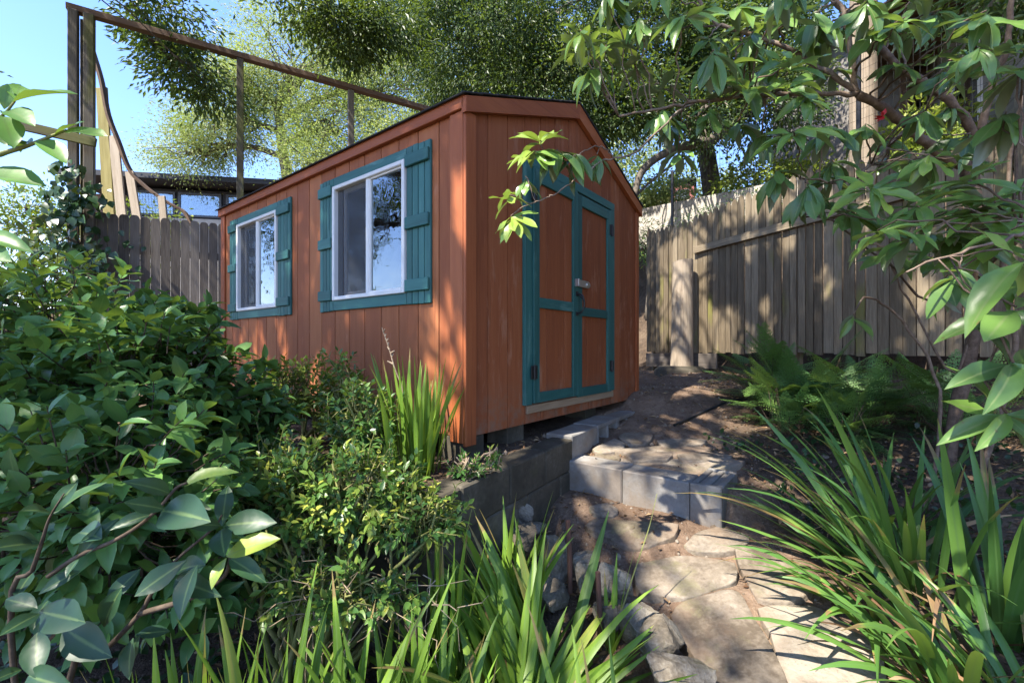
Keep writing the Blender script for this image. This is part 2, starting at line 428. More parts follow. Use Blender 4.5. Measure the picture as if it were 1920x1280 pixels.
def glass_mat():
    n = NT('window_glass')
    fr = n.n('ShaderNodeFresnel', {'IOR': 1.55}).outputs[0]
    f = n.math('ADD', n.math('MULTIPLY', fr, 1.9), .10, clamp=True)
    ob = n.n('ShaderNodeTexCoord').outputs['Object']; wv = n.bump(n.noise(ob, 5, 2, .5), .12, .02); dst = n.rng(n.noise(ob, 9, 5, .7), .45, .75, .012, .10)
    gl = n.n('ShaderNodeBsdfGlossy', {'Color': (.82, .88, .92), 'Roughness': dst, 'Normal': wv}).outputs[0]
    tr = n.n('ShaderNodeBsdfTransparent', {'Color': (.75, .8, .8)}).outputs[0]
    return n.done(n.n('ShaderNodeMixShader', {0: f, 1: tr, 2: gl}).outputs[0])
M['glass'] = glass_mat()

def screen_mat():
    n = NT('insect_screen')
    d = n.pbsdf((.045, .05, .06), .7)
    tr = n.n('ShaderNodeBsdfTransparent', {'Color': (1, 1, 1)}).outputs[0]
    return n.done(n.n('ShaderNodeMixShader', {0: .45, 1: tr, 2: d}).outputs[0])
M['screen'] = screen_mat()
M['shingle'] = mineral('dark_shingle', [(.3, (.018, .018, .02)), (.5, (.035, .034, .036)), (.7, (.065, .06, .06))], 30, .95, .006, .8)
M['siding'] = wood_mat('grey_house_siding', (.17, .155, .14), (.26, .24, .215), (.33, .31, .28), .7, .4, bumpd=.002)
M['darksiding'] = wood_mat('dark_house_siding', (.025, .026, .03), (.045, .047, .052), (.07, .072, .08), .7, .5)
M['shakes'] = wood_mat('brown_wall_shingles', (.10, .06, .04), (.18, .115, .08), (.26, .18, .13), .85)
M['eave'] = wood_mat('brown_eave_wood', (.07, .042, .026), (.13, .08, .05), (.19, .125, .08), .8)
M['stucco'] = mineral('pale_stucco', [(.3, (.34, .31, .27)), (.5, (.44, .41, .36)), (.7, (.52, .49, .44))], 8, .9, .004, .4)
M['redhouse'] = plain('red_clapboard', (.28, .08, .06), .7)
# ------------------------------------------------------------------ terrain
SC = np.array([-.264, 2.523]); AD = np.array([-.791, .6115]); BD = np.array([.6115, .791]); SZ = -.516
def loc(x, y):
    dx = np.asarray(x) - SC[0]; dy = np.asarray(y) - SC[1]
    return dx * BD[0] + dy * BD[1], dx * AD[0] + dy * AD[1]
def W(lx, ly, lz=0.0):
    return np.array([SC[0] + lx * BD[0] + ly * AD[0], SC[1] + lx * BD[1] + ly * AD[1], lz + SZ])
LOW = np.array([(.9, 1.0, -1.22), (1.0, 1.6, -1.13), (.95, 2.0, -1.04), (.8, 2.5, -.94), (.45, 2.8, -.93), (1.3, 2.25, -.95), (1.7, 1.9, -.98), (1.6, 1.2, -1.12), (2.4, 2.2, -.88),
    (2.3, 1.5, -1.0), (0, 1.2, -1.36), (-.3, 1.5, -1.34), (-1, 1.3, -1.34), (-2, 2, -1.2), (-2.8, 3, -1.05), (.25, 1.6, -1.3), (.22, 2.15, -1.12), (.1, 2.2, -1.2), (.5, 1.6, -1.22), (0, -1, -1.4), (2, -1, -1.25), (-3, 0, -1.35),
    (3.2, 2.6, -.72), (-4.5, 4.5, -.7), (-5, 2, -1.1), (-3.6, 4.2, -.85)])
UPP = np.array([(.5, 3.0, -.775), (.9, 2.7, -.775), (1.0, 3.2, -.745), (1.15, 3.8, -.64), (1.3, 4.5, -.44), (1.9, 5.5, -.36), (2.2, 6, -.33), (2.05, 7, -.28), (3, 5, -.36), (2.6, 4.3, -.47), (2.3, 3.3, -.66),
    (1.6, 3.0, -.76), (3.4, 3.6, -.5), (1.5, 2.6, -.84), (1.6, 4.6, -.42), (.5, 3.4, -.72), (3.4, 4.2, -.3)])
PAD = np.array([(-.2, 2.1, -.65), (-.4, 2.4, -.66), (.3, 3.0, -.64), (.6, 3.5, -.62), (1.0, 4.0, -.58), (1.3, 4.5, -.46), (-1, 2.6, -.66), (-2.5, 4, -.62), (-3, 5, -.5), (0, 5.5, -.45), (1.2, 6.5, -.35), (-3.5, 5.4, -.45)])
def idw(x, y, pts):
    d = (x[..., None] - pts[:, 0]) ** 2 + (y[..., None] - pts[:, 1]) ** 2 + .02
    w = d ** -1.6
    return (w * pts[:, 2]).sum(-1) / w.sum(-1)
PTH = [(1.0, .6), (1.0, 1.6), (.85, 2.4), (1.0, 3.2), (1.25, 4.0), (1.6, 5.0), (1.9, 6.3)]
def pathdist(x, y):
    d = np.full(np.shape(x), 9.)
    for (a0, b0), (a1, b1) in zip(PTH[:-1], PTH[1:]):
        t = np.clip(((x - a0) * (a1 - a0) + (y - b0) * (b1 - b0)) / ((a1 - a0) ** 2 + (b1 - b0) ** 2), 0, 1)
        d = np.minimum(d, np.hypot(x - a0 - t * (a1 - a0), y - b0 - t * (b1 - b0)))
    return d
def sst(v, a, b):
    t = np.clip((v - a) / (b - a), 0, 1); return t * t * (3 - 2 * t)
P1 = np.array([.354, 2.948]); SD = np.array([.789, -.614]); SN = np.array([.614, .789])
FO = np.array([2.81, 5.5]); FD = np.array([.473, -.881]); FN = np.array([.881, .473])
LO = np.array([-5.2, 5.3]); LD = np.array([.8557, .5175]); LN = np.array([-.5175, .8557])
def H(x, y, noise=True):
    x = np.asarray(x, float); y = np.asarray(y, float)
    low = idw(x, y, LOW); up = idw(x, y, UPP); pad = idw(x, y, PAD)
    ds = (x - P1[0]) * SN[0] + (y - P1[1]) * SN[1]; al = (x - P1[0]) * SD[0] + (y - P1[1]) * SD[1]
    wd = .1 + 1.1 * sst(al, .93, 1.5)
    h = low + (up - low) * sst(ds, .06, .06 + wd)
    lx, ly = loc(x, y)
    m = sst(ly + .40 - (lx + .7) * .1034, .08, .13) * sst(lx, -.62, -.57)
    h = h + (pad - h) * m
    D = (x - FO[0]) * FN[0] + (y - FO[1]) * FN[1]
    h = h + sst(D, .1, 3.2) * 3.0 + np.clip(D - 3.2, 0, 60) * .12
    D2 = (x - LO[0]) * LN[0] + (y - LO[1]) * LN[1]
    h = h + (1 - sst(D, -1, 1)) * (sst(D2, .3, 5) * 1.2 + np.clip(D2 - 5, 0, 60) * .05)
    if noise:
        k = .12 + .88 * sst(pathdist(x, y), .45, .9)
        h = h + fbm(x * 1.7, y * 1.7, 3, 3) * .05 * k + fbm(x * 9, y * 9, 9, 3) * .022 * k + fbm(x * 30, y * 30, 19, 2) * (.003 + .008 * k)
    return h
def gz(x, y): return float(H(np.array([x]), np.array([y]), False)[0])

def axis(a, b, step, lo, hi):
    g = [np.arange(a, b, step)]
    s = step; v = a; L = []
    while v > lo: s *= 1.25; v -= s; L.append(v)
    R = []; s = step; v = b
    while v < hi: v += s; R.append(v); s *= 1.25
    return np.concatenate([np.array(L[::-1]), g[0], np.array(R)])
gx = axis(-2.0, 3.2, .03, -160, 160); gy = axis(.9, 7.0, .03, -120, 220)
XX, YY = np.meshgrid(gx, gy)
ZZ = H(XX, YY)
nx, ny = len(gx), len(gy)
i = (np.arange(ny - 1)[:, None] * nx + np.arange(nx - 1)[None]).ravel()
lx, ly = loc(XX, YY)
# worn earth path as against planted beds: the soil itself differs
dp = pathdist(XX, YY)
tp = 1 - sst(dp + fbm(XX * 3, YY * 3, 21, 3) * .35, .42, .72)
mb = MB(); mb.add(np.c_[XX.ravel(), YY.ravel(), ZZ.ravel()], [np.c_[i, i + 1, i + nx + 1, i + nx]], tp.ravel())
tag(mb.build('ground', M['soil'], smooth=True), kind='structure')

# ------------------------------------------------------------------ shed
LB = 'small red-stained wooden garden shed with teal shutters and double doors'
shed = thing('garden_shed', LB, 'shed', (SC[0], SC[1], SZ), math.atan2(BD[1], BD[0]))
SWD, SLN, EAVE, APEX = 2.44, 3.404, 1.905, 2.375
def roofz(x): return EAVE + (APEX - EAVE) * (1 - abs(x - SWD / 2) / (SWD / 2))
wins = [(.48, 1.30), (2.175, 2.99)]; WZ0, WZ1 = .845, 1.677
g = .185; GAP = .0035
mb = MB(); y = .0
ks = [0] + [round(.2 + g * k, 3) for k in range(18) if .2 + g * k < SLN - .06] + [SLN]
for a, b in zip(ks[:-1], ks[1:]):
    t = rng.uniform()
    for lo, hi in [(a, b)]:
        cuts = sorted({lo, hi} | {w for p in wins for w in p if lo < w < hi})
        for c0, c1 in zip(cuts[:-1], cuts[1:]):
            inw = any(p[0] - 1e-6 <= c0 and c1 <= p[1] + 1e-6 for p in wins)
            e0 = c0 + (GAP if c0 == lo else 0); e1 = c1 - (GAP if c1 == hi else 0)
            for z0, z1 in ([(0, WZ0), (WZ1, 1.84)] if inw else [(0, 1.84)]):
                cbox(mb, -.012, .004, e0, e1, z0 + rng.uniform(-.002, .002), z1, .002, t, None, 2)
mb.build('siding', M['red'], shed)
mb = MB()   # backing sheet behind the grooves, with the window holes left open
edges = [0, .48, 1.30, 2.175, 2.99, SLN]
for k in range(5):
    for z0, z1 in ([(.004, WZ0), (WZ1, 1.84)] if k in (1, 3) else [(.004, 1.84)]):
        cbox(mb, .0045, .02, edges[k], edges[k + 1], z0, z1, .001, .1, None, 2)
cbox(mb, SWD - .02, SWD, 0, SLN, 0, 1.86, .001, .2, None, 2)
cbox(mb, .021, SWD - .021, SLN - .02, SLN, 0, 1.86, .001, .2, None, 2)
prism(mb, [(.0, 1.87), (SWD, 1.87), (SWD / 2, APEX - .03)], np.array([0, SLN - .001, 0]), (1, 0, 0), (0, 0, 1), .018, .2)
mb.build('wall', M['red'], shed)
# front boards, running up to the slope of the roof
mb = MB()
ks = [0, .183] + [round(.369 + .1855 * k, 3) for k in range(12) if .369 + .1855 * k < SWD - .05] + [SWD]
for a, b in zip(ks[:-1], ks[1:]):
    a1, b1 = a + GAP, b - GAP
    pts = [(a1, 0), (b1, 0), (b1, roofz(b1) - .05)]
    if a1 < SWD / 2 < b1: pts.append((SWD / 2, APEX - .05))
    pts.append((a1, roofz(a1) - .05))
    prism(mb, pts, np.array([0, .004, 0]), (1, 0, 0), (0, 0, 1), .016, None, .002)
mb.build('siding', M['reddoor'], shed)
mb = MB(); prism(mb, [(.02, .004), (SWD - .02, .004), (SWD - .02, 1.87), (SWD / 2, APEX - .06), (.02, 1.87)], np.array([0, .02, 0]), (1, 0, 0), (0, 0, 1), .0155, .1)
mb.build('wall', M['red'], shed)
def part(name, mat, *boxes, parent=shed, c=.003, **kw):
    m = MB()
    for b in boxes: cbox(m, *b, c, **kw)
    return m.build(name, M[mat], parent)
part('corner_trim', 'redtrim', (-.030, -.0125, -.010, .092, -.03, 1.826))
part('corner_trim', 'redtrim', (-.030, .058, -.034, -.0125, -.045, 1.82))
part('corner_trim', 'redtrim', (-.030, -.0125, SLN - .09, SLN, 0, 1.826))
part('corner_trim', 'redtrim', (SWD - .055, SWD + .012, -.030, -.0125, -.02, 1.82))
part('corner_trim', 'redtrim', (SWD, SWD + .014, -.0125, .09, -.02, 1.82))
part('fascia', 'redtrim', (-.046, -.013, -.032, SLN + .03, 1.828, EAVE))
part('fascia', 'redtrim', (SWD + .014, SWD + .046, -.032, SLN + .03, 1.828, EAVE))
for s in (0, 1):
    m = MB()
    a = np.array([-.046, 0, roofz(-.046)]); b = np.array([SWD / 2, 0, APEX]); w = .108
    pts = [(a[0], a[2] - w + .02), (b[0], b[2] - w), (b[0], b[2]), (a[0], a[2])]
    if s: pts = [(SWD - x, z) for x, z in pts][::-1]
    prism(m, pts, np.array([0, -.017, 0]), (1, 0, 0), (0, 0, 1), .034, None, .003, long=0)
    m.build('rake_trim', M['redtrim'], shed)
m = MB()
for s in (1, -1):
    for k in range(9):          # overlapping shingle courses
        f0, f1 = k / 9, (k + 1) / 9 + .012
        x0, x1 = -.066 + (SWD / 2 + .066) * f0, -.066 + (SWD / 2 + .066) * min(f1, 1)
        p = np.array([x0, 0, roofz(x0) + .006 + .004]); q = np.array([x1, 0, roofz(x1) + .006])
        if s < 0: p[0] = SWD - p[0]; q[0] = SWD - q[0]
        X = nrm(q - p); Yv = np.array([0, 1., 0]) * s; Zv = np.cross(X, Yv)
        cbox(m, 0, np.linalg.norm(q - p), -.06 if s > 0 else -(SLN + .05), SLN + .05 if s > 0 else .06, 0, .010, .003, rng.uniform(), mat4(p, X, Yv, Zv))
m.build('roof', M['shingle'], shed)
part('floor', 'raw', (.022, SWD - .022, .022, SLN - .022, .0, .03))
for bx in ((-.015, .16, .0, .18), (.42, .60, .03, .2), (1.5, 1.68, .05, .25)):
    part('foundation_block', 'conc', (bx[0], bx[1], bx[2], bx[3], -.22, -.004))
# windows
def window(y0, y1):
    z0, z1 = WZ0, WZ1; f = .028
    fr = MB()
    for b in ((y0, y0 + f, z0, z1), (y1 - f, y1, z0, z1), (y0 + f, y1 - f, z0, z0 + f), (y0 + f, y1 - f, z1 - f, z1)):
        cbox(fr, -.045, .03, *b, .004)
    ym = (y0 + y1) / 2 - .005
    cbox(fr, -.030, .025, ym - .018, ym + .018, z0 + f, z1 - f, .003)
    w = fr.build('window', M['white'], shed)
    sa = MB(); a, b = y0 + f, ym - .018        # nearer half: fixed pane in a slim bead
    for bb in ((a, a + .012, z0 + f, z1 - f), (b - .012, b, z0 + f, z1 - f), (a + .012, b - .012, z0 + f, z0 + f + .012), (a + .012, b - .012, z1 - f - .012, z1 - f)):
        cbox(sa, -.026, -.008, *bb, .002)
    sa.build('pane_bead', M['white'], w)
    g1 = MB(); cbox(g1, -.014, -.010, a + .004, b - .004, z0 + f + .004, z1 - f - .004, .0005); g1.build('pane', M['glass'], w)
    a, b = ym + .018, y1 - f                   # farther half: sliding sash set back behind an insect screen
    sb = MB(); a2 = a; b2 = b - .055
    for bb in ((a2, a2 + .03, z0 + f, z1 - f), (b2 - .03, b2, z0 + f, z1 - f), (a2 + .03, b2 - .03, z0 + f, z0 + f + .03), (a2 + .03, b2 - .03, z1 - f - .03, z1 - f)):
        cbox(sb, .002, .022, *bb, .002)
    sb.build('sash', M['white'], w)
    g2 = MB(); cbox(g2, .010, .014, a2 + .02, b2 - .02, z0 + f + .02, z1 - f - .02, .0005); g2.build('pane', M['glass'], w)
    sc_ = MB(); cbox(sc_, -.013, -.0115, a + .004, b - .004, z0 + f + .004, z1 - f - .004, .0003); sc_.build('insect_screen', M['screen'], w)
    for bb in ((y0 - .004, y1 + .004, z1 + .001, z1 + .068), (y0 - .004, y1 + .004, z0 - .072, z0 - .001)):
        tr = MB(); cbox(tr, -.030, -.0125, *bb, .003); tr.build('window_trim', M['teal'], shed)
    for s0, s1 in ((y0 - .228, y0 - .006), (y1 + .006, y1 + .19)):
        sh = MB(); n_ = 4; q = (s1 - s0) / n_
        for k in range(n_):
            cbox(sh, -.031, -.0125, s0 + q * k + .0025, s0 + q * (k + 1) - .0025, .77 + rng.uniform(-.003, .003), 1.744 + rng.uniform(-.004, .004), .003, None, None, 2)
        cbox(sh, -.0168, -.0128, s0 + .006, s1 - .006, .775, 1.73, .0005, .1)
        o = sh.build('shutter', M['teal'], shed)
        for zc in (.885, 1.27, 1.655):
            bt = MB(); cbox(bt, -.052, -.0315, s0 + .004, s1 - .004, zc - .037, zc + .037, .004); bt.build('batten', M['teal'], o)
for w in wins: window(*w)
# double door in the gable end
part('door_trim', 'teal', (.523, .604, -.038, -.0125, .125, 1.765))
part('door_trim', 'teal', (1.793, 1.872, -.038, -.0125, .125, 1.705))
part('door_trim', 'teal', (.6045, 1.872, -.0385, -.0125, 1.7055, 1.77))
def door(x0, x1, hinge, dz, dy, side):
    m = MB(); z0, z1 = .132 + dz, 1.700 + dz; n_ = 3; xs = np.linspace(x0, x1, 4)
    xs[1] += -.02; xs[2] += .03
    for a, b in zip(xs[:-1], xs[1:]): cbox(m, a + .002, b - .002, -.030 + dy, -.0165 + dy, z0, z1, .002, None, None, 2)
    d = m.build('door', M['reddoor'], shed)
    f = MB(); st = .068
    y0, y1 = -.050 + dy, -.0302 + dy
    cbox(f, x0, x0 + st, y0, y1, z0, z1, .003, None, None, 2); cbox(f, x1 - st, x1, y0, y1, z0, z1, .003, None, None, 2)
    for a, b in ((z0, z0 + .07), (.772 + dz * 2, .842 + dz * 2), (z1 - .085, z1)):
        cbox(f, x0 + st + .0005, x1 - st - .0005, y0 + .001, y1, a, b, .003, None, None, 0)
    f.build('door_frame', M['teal'], d)
    for zc in (.34, 1.52):
        h = MB(); xh = x0 - .001 if hinge < 0 else x1 + .001
        cbox(h, xh - .036, xh - .006, y0 - .004, y0 - .0005, zc - .045, zc + .045, .001)
        cbox(h, xh + .006, xh + .036, y0 - .004, y0 - .0005, zc - .045, zc + .045, .001)
        tube(h, [(xh, y0 - .006, zc - .05), (xh, y0 - .006, zc + .05)], .007, 8)
        h.build('hinge', M['black'], d)
    return d
d1 = door(.607, 1.196, -1, 0, 0, 0)
d2 = door(1.202, 1.790, 1, -.012, .004, 1)
h = MB(); pts = [(.0, -.027), (.19, -.027), (.215, -.018), (.225, 0), (.215, .018), (.19, .027), (0, .027)]
prism(h, pts, np.array([1.150, -.056, .995]), (1, 0, 0), (0, 0, 1), .006, .5, .001)
cbox(h, 1.143, 1.16, -.085, -.0505, .965, 1.022, .002)
cbox(h, 1.31, 1.345, -.0695, -.0625, .985, 1.004, .001)
h.build('hasp', M['metal'], d1)
h = MB(); hy = -.052
tube(h, smooth_path([(1.175, hy, .91), (1.18, hy - .045, .895), (1.19, hy - .055, .83), (1.18, hy - .04, .775), (1.175, hy, .76)], 5), .0065, 8)
cbox(h, 1.158, 1.192, hy - .004, hy + .002, .745, .775, .001); cbox(h, 1.158, 1.192, hy - .004, hy + .002, .895, .93, .001)
tube(h, smooth_path([(1.21, hy, .90), (1.215, hy - .03, .87), (1.225, hy - .035, .82), (1.215, hy - .02, .78), (1.205, hy, .77)], 5), .005, 8)
h.build('handle', M['black'], d1)
part('threshold', 'raw', (.56, 1.86, -.032, -.0125, .066, .121))

# ------------------------------------------------------------------ concrete block retaining wall
rw = MB()
def wall_run(p, q, ztop, zbot, th, first=0.0, cap=True):
    p = np.array([*p, 0.]); q = np.array([*q, 0.]); X = nrm(q - p); L = np.linalg.norm(q - p); Z = np.array([0, 0, 1.]); Yv = np.cross(Z, X)
    Mx = mat4(p, X, Yv, Z); z = ztop; row = 0
    cbox(rw, .004, L - .004, -th / 2 + .012, th / 2 - .012, zbot, ztop - .012, .002, .1, Mx)
    while z > zbot:
        x = -first - .2 * (row % 2)
        while x < L:
            a, b = max(x, 0), min(x + .4, L)
            if b - a > .02: cbox(rw, a + .003, b - .003, -th / 2 + rng.uniform(-.003, .003), th / 2, z - .197, z, .008, None, Mx)
            x += .4
        z -= .203; row += 1
wa = W(-.70, -.33); wb = W(.76, -.172); wc = W(-.63, 3.6)
wall_run(wa[:2], wb[:2], -.62, -1.45, .155, .12)
wall_run(W(-.623, -.25)[:2], wc[:2], -.6215, -1.45, .155, .2)
tag(rw.build('retaining_wall', M['conc']), 'dark stained concrete block retaining wall below the red shed', 'wall')

def cinder(name, p, q, ztop, zbot, dep, label, holes=None, group='loose grey cinder blocks'):
    """block whose front top edge runs p->q; dep to the left of that run; holes: 'front' opens the cells to the front, 'top' to the sky"""
    p = np.array([*p, 0.]); q = np.array([*q, 0.]); X = nrm(q - p); L = np.linalg.norm(q - p); Z = np.array([0, 0, 1.]); Yv = np.cross(Z, X)
    Mx = mat4(p, X, Yv, Z); m = MB(); wt = .032; t0 = rng.uniform()
    if holes == 'front':
        cbox(m, 0, L, 0, dep, ztop - wt, ztop, .004, t0, Mx); cbox(m, 0, L, 0, dep, zbot, zbot + wt, .004, t0, Mx)
        for a in (0, L / 2 - wt / 2, L - wt): cbox(m, a, a + wt, .001, dep - .001, zbot + wt + .0002, ztop - wt - .0002, .004, t0, Mx)
        cbox(m, .01, L - .01, dep - .03, dep - .002, zbot + wt + .0005, ztop - wt - .0005, .002, t0, Mx)
    elif holes == 'top':
        cbox(m, 0, L, 0, wt, zbot, ztop, .005, t0, Mx); cbox(m, 0, L, dep - wt, dep, zbot, ztop, .005, t0, Mx)
        for a in (0, L / 2 - wt / 2, L - wt): cbox(m, a, a + wt, wt + .0002, dep - wt - .0002, zbot + .001, ztop - .001, .005, t0, Mx)
        cbox(m, .01, L - .01, wt + .0005, dep - wt - .0005, zbot + .002, ztop - .014, .003, t0 * .5, Mx)
    else:
        cbox(m, 0, L, 0, dep, zbot, ztop, .007, t0, Mx)
    return tag(m.build(name, M['block']), label, 'cinder block', group)
e = [np.array((.352, 2.952)) + np.array((.789, -.614)) * s for s in (0, .392, .396, .788, .792, .955)]
cinder('cinder_block', e[0], e[1], -.75, -.99, .19, 'grey cinder block in the low step, end touching the retaining wall')
cinder('cinder_block', e[2], e[3], -.752, -1.0, .19, 'middle grey cinder block of the low step across the path')
cinder('cinder_block', e[4], e[5], -.751, -1.0, .39, 'short end-on cinder block with open cells at the free end of the low step', 'top')
d0 = np.array((.398, 2.972)); dd = nrm(np.array((1.168 - .395, 4.15 - 2.97)))
cinder('cinder_block', d0, d0 + dd * .43, -.598, -.80, .20, 'smooth-faced pale cinder block below the shed doors, end of its row nearest the low step', group='blocks below the shed doors')
cinder('cinder_block', d0 + dd * .436, d0 + dd * .87, -.592, -.77, .20, 'pale block on its side with open cells, middle of the row below the doors', 'front', group='blocks below the shed doors')
cinder('cinder_block', d0 + dd * .876, d0 + dd * 1.31, -.594, -.74, .20, 'pale block on its side, far end of the row below the doors', 'front', group='blocks below the shed doors')

# ------------------------------------------------------------------ flagstones
def unproj(px, py, off=0.0):
    lo, hi = .6, 9.0
    for k in range(60):
        m = (lo + hi) / 2; p = P(px, py, m)
        if p[2] > gz(p[0], p[1]) + off: lo = m
        else: hi = m
    return P(px, py, lo)
def flag(pix, th, label, lift=.02, jit=.012):
    w = np.array([unproj(x, y, lift)[:2] for x, y in pix])
    w = w[::-1] if np.cross(w[1] - w[0], w[2] - w[1]) < 0 else w
    ring = []
    for a, b in zip(w, np.roll(w, -1, 0)):
        n_ = max(2, int(np.linalg.norm(b - a) / .05))
        for k in range(n_): ring.append(a + (b - a) * k / n_ + rng.normal(0, jit * .5, 2))
    r = np.array(ring); r = (np.roll(r, 1, 0) + 4 * r + np.roll(r, -1, 0)) / 6; cc = r.mean(0); r = cc + (r - cc) * (1 + .22 * fbm(r[:, 0] * 6, r[:, 1] * 6, 71, 3))[:, None]
    n_ = len(r); c = r.mean(0); V = []; s = rng.integers(0, 999)
    base = H(r[:, 0], r[:, 1], False); pl = np.c_[r, np.ones(n_)]; co = np.linalg.lstsq(pl, base, rcond=None)[0]
    zf = lambda q: q[:, 0] * co[0] + q[:, 1] * co[1] + co[2] + fbm(q[:, 0] * 5, q[:, 1] * 5, s, 4) * .014
    rings = []
    for sc_, dz in ((1, -th), (1.0, lift - .007), (.993, lift - .001), (.98, lift), (.8, lift), (.6, lift + .002), (.4, lift + .002), (.2, lift)):
        q = c + (r - c) * sc_; rings.append(np.c_[q, zf(q) + dz])
    V = np.concatenate(rings + [np.c_[c[None], zf(c[None]) + lift]]); a = np.arange(n_); b = (a + 1) % n_; fs = []
    for k in range(len(rings) - 1): fs.append(np.c_[a + k * n_, b + k * n_, b + (k + 1) * n_, a + (k + 1) * n_])
    k = (len(rings) - 1) * n_; fs.append(np.c_[a + k, b + k, np.full(n_, len(V) - 1)])
    m = MB(); m.add(V, fs, rng.uniform(), V + rng.uniform(-9, 9, 3))
    return tag(m.build('flagstone', M['flag'], smooth=True), label, 'flagstone', 'flagstones of the garden path')
FL = [
 ([(1168, 852), (1215, 845), (1262, 850), (1250, 862), (1190, 863)], 'square brown paver on the landing behind the middle step block', .03),
 ([(1268, 850), (1330, 846), (1372, 852), (1360, 863), (1280, 864)], 'brown paver on the landing behind the free end of the step', .03),
 ([(1232, 826), (1290, 818), (1330, 824), (1310, 834), (1245, 836)], 'earth-coloured paver on the upper path right of the grey slabs', .03),
 ([(1095, 862), (1120, 850), (1165, 856), (1160, 868), (1110, 870)], 'paver tucked into the landing corner by the retaining wall', .03),
 ([(1256, 1158), (1285, 1120), (1361, 1107), (1382, 1111), (1403, 1145), (1440, 1217), (1475, 1280), (1500, 1335), (1400, 1345), (1310, 1250)], 'long pale flagstone running out of the picture at the bottom of the path', .03),
 ([(1380, 1030), (1406, 1022), (1454, 1041), (1528, 1083), (1523, 1110), (1475, 1131), (1417, 1115), (1390, 1067)], 'bluish grey flagstone on the right edge of the path under the strap leaves', .025),
 ([(1427, 1142), (1523, 1128), (1598, 1174), (1650, 1222), (1660, 1300), (1500, 1315), (1455, 1215)], 'broad brown shaded flagstone at the bottom right beneath arching strap leaves', .015),
 ([(1192, 1052), (1285, 1037), (1378, 1062), (1380, 1088), (1285, 1113), (1205, 1117)], 'wide earth-stained flagstone in the middle of the path above the long pale one', .022),
 ([(1281, 1018), (1298, 997), (1344, 989), (1395, 997), (1407, 1010), (1371, 1033), (1298, 1031)], 'pale yellowish flagstone just in front of the right end of the low step', .018),
 ([(1097, 985), (1120, 968), (1163, 974), (1217, 976), (1275, 988), (1264, 1010), (1192, 1028), (1137, 1012)], 'flat flagstone lying in leaf shadow just below the middle of the step', .022),
 ([(1104, 947), (1138, 942), (1160, 952), (1150, 966), (1110, 964)], 'smallest flagstone, near the foot of the step block by the retaining wall', .012),
 ([(1112, 842), (1150, 822), (1173, 831), (1163, 842), (1125, 850)], 'small dark flagstone on the upper path against the smooth-faced block', .03),
 ([(1159, 818), (1180, 809), (1226, 812), (1213, 831), (1180, 832)], 'grey flagstone on the upper path beside the open-celled blocks', .03),
 ([(1154, 845), (1230, 836), (1300, 836), (1336, 840), (1310, 852), (1215, 855)], 'wide flat flagstone across the upper path behind the step', .014),
 ([(1085, 872), (1115, 853), (1215, 858), (1330, 856), (1392, 864), (1372, 880), (1290, 884), (1190, 880)], 'long weathered slab forming the tread right behind the step blocks', .012)]
for pix, lb, lf in FL:
    cpx = np.mean(pix, 0); flag([tuple(cpx + (np.array(q) - cpx) * 1.07) for q in pix], .06, lb, .015 + lf * .35)

# ------------------------------------------------------------------ rocks
import bmesh
def rock(px, py, Y, w, h, label, seed, dep=None, grp='rocks edging the path', pitted=False):
    r = np.random.default_rng(seed); bm = bmesh.new(); bmesh.ops.create_icosphere(bm, subdivisions=4, radius=1)
    V = np.array([v.co[:] for v in bm.verts]); Fc = np.array([[v.index for v in f.verts] for f in bm.faces]); bm.free()
    for k in range(20):
        n_ = nrm(r.normal(0, 1, 3)); d = r.uniform(.42, .78); s = V @ n_; V = V - np.outer(np.clip(s - d, 0, 9), n_) * .97
    o = r.uniform(0, 99, 3)
    nz = fbm(V[:, 0] * 2 + o[0] + V[:, 2] * 1.3, V[:, 1] * 2 + o[1] - V[:, 2], seed, 4) * .30 + fbm(V[:, 0] * 9 + V[:, 2] * 5, V[:, 1] * 9 - V[:, 2] * 4, seed + 7, 4) * .20
    V = V * (1 + nz)[:, None]
    V = V / np.abs(V).max(0)
    sc_ = np.array([w / F * Y / 2, (dep or (w + h) / 2) / F * Y / 2, h / F * Y / 2]) * np.array([1.05, 1.0, 1.05])
    V = V * sc_; a = r.uniform(-.3, .3); R = np.array(Matrix.Rotation(a, 3, 'Z')) @ np.array(Matrix.Rotation(r.uniform(-.2, .2), 3, 'Y'))
    V = V @ R.T + P(px, py, Y)
    m = MB(); m.add(V, [Fc], r.uniform(), (V - P(px, py, Y)) * 1.0 + r.uniform(-9, 9, 3))
    return tag(m.build('rock', M['rock']), label, 'rock', grp)
RK = [(972, 962, 2.45, 62, 56, 'pale angular rock at the foot of the retaining wall, topmost of the edging rocks', 1),
 (985, 1012, 2.25, 92, 84, 'large rounded brown rock behind the splayed green blades below the wall', 2),
 (1040, 1042, 2.12, 64, 90, 'grey jagged rock left of the upper rusty stake', 3),
 (1100, 1070, 2.02, 70, 92, 'pitted brown rock right of the upper rusty stake', 4),
 (1152, 1096, 1.92, 74, 80, 'whitish pitted rock between the pitted brown rock and the path', 5),
 (1192, 1158, 1.78, 92, 84, 'dark mossy rock behind the upright sprout', 6),
 (1228, 1206, 1.66, 122, 100, 'big angular buff rock against the long pale flagstone', 7),
 (1275, 1275, 1.5, 150, 96, 'dark rock cut by the bottom edge of the picture beside the long flagstone', 8),
 (1030, 1120, 1.98, 84, 74, 'shaded brown rock low among the splayed green blades', 9),
 (1140, 1160, 1.86, 66, 80, 'small dark rock below the whitish pitted rock', 10),
 (1010, 985, 2.5, 50, 32, 'flat brown rock half hidden behind the large rounded rock', 12)]
for px, py, Y, w, h, lb, sd in RK: rock(px, py + 4, Y, w * .9, h * .9, lb, sd)

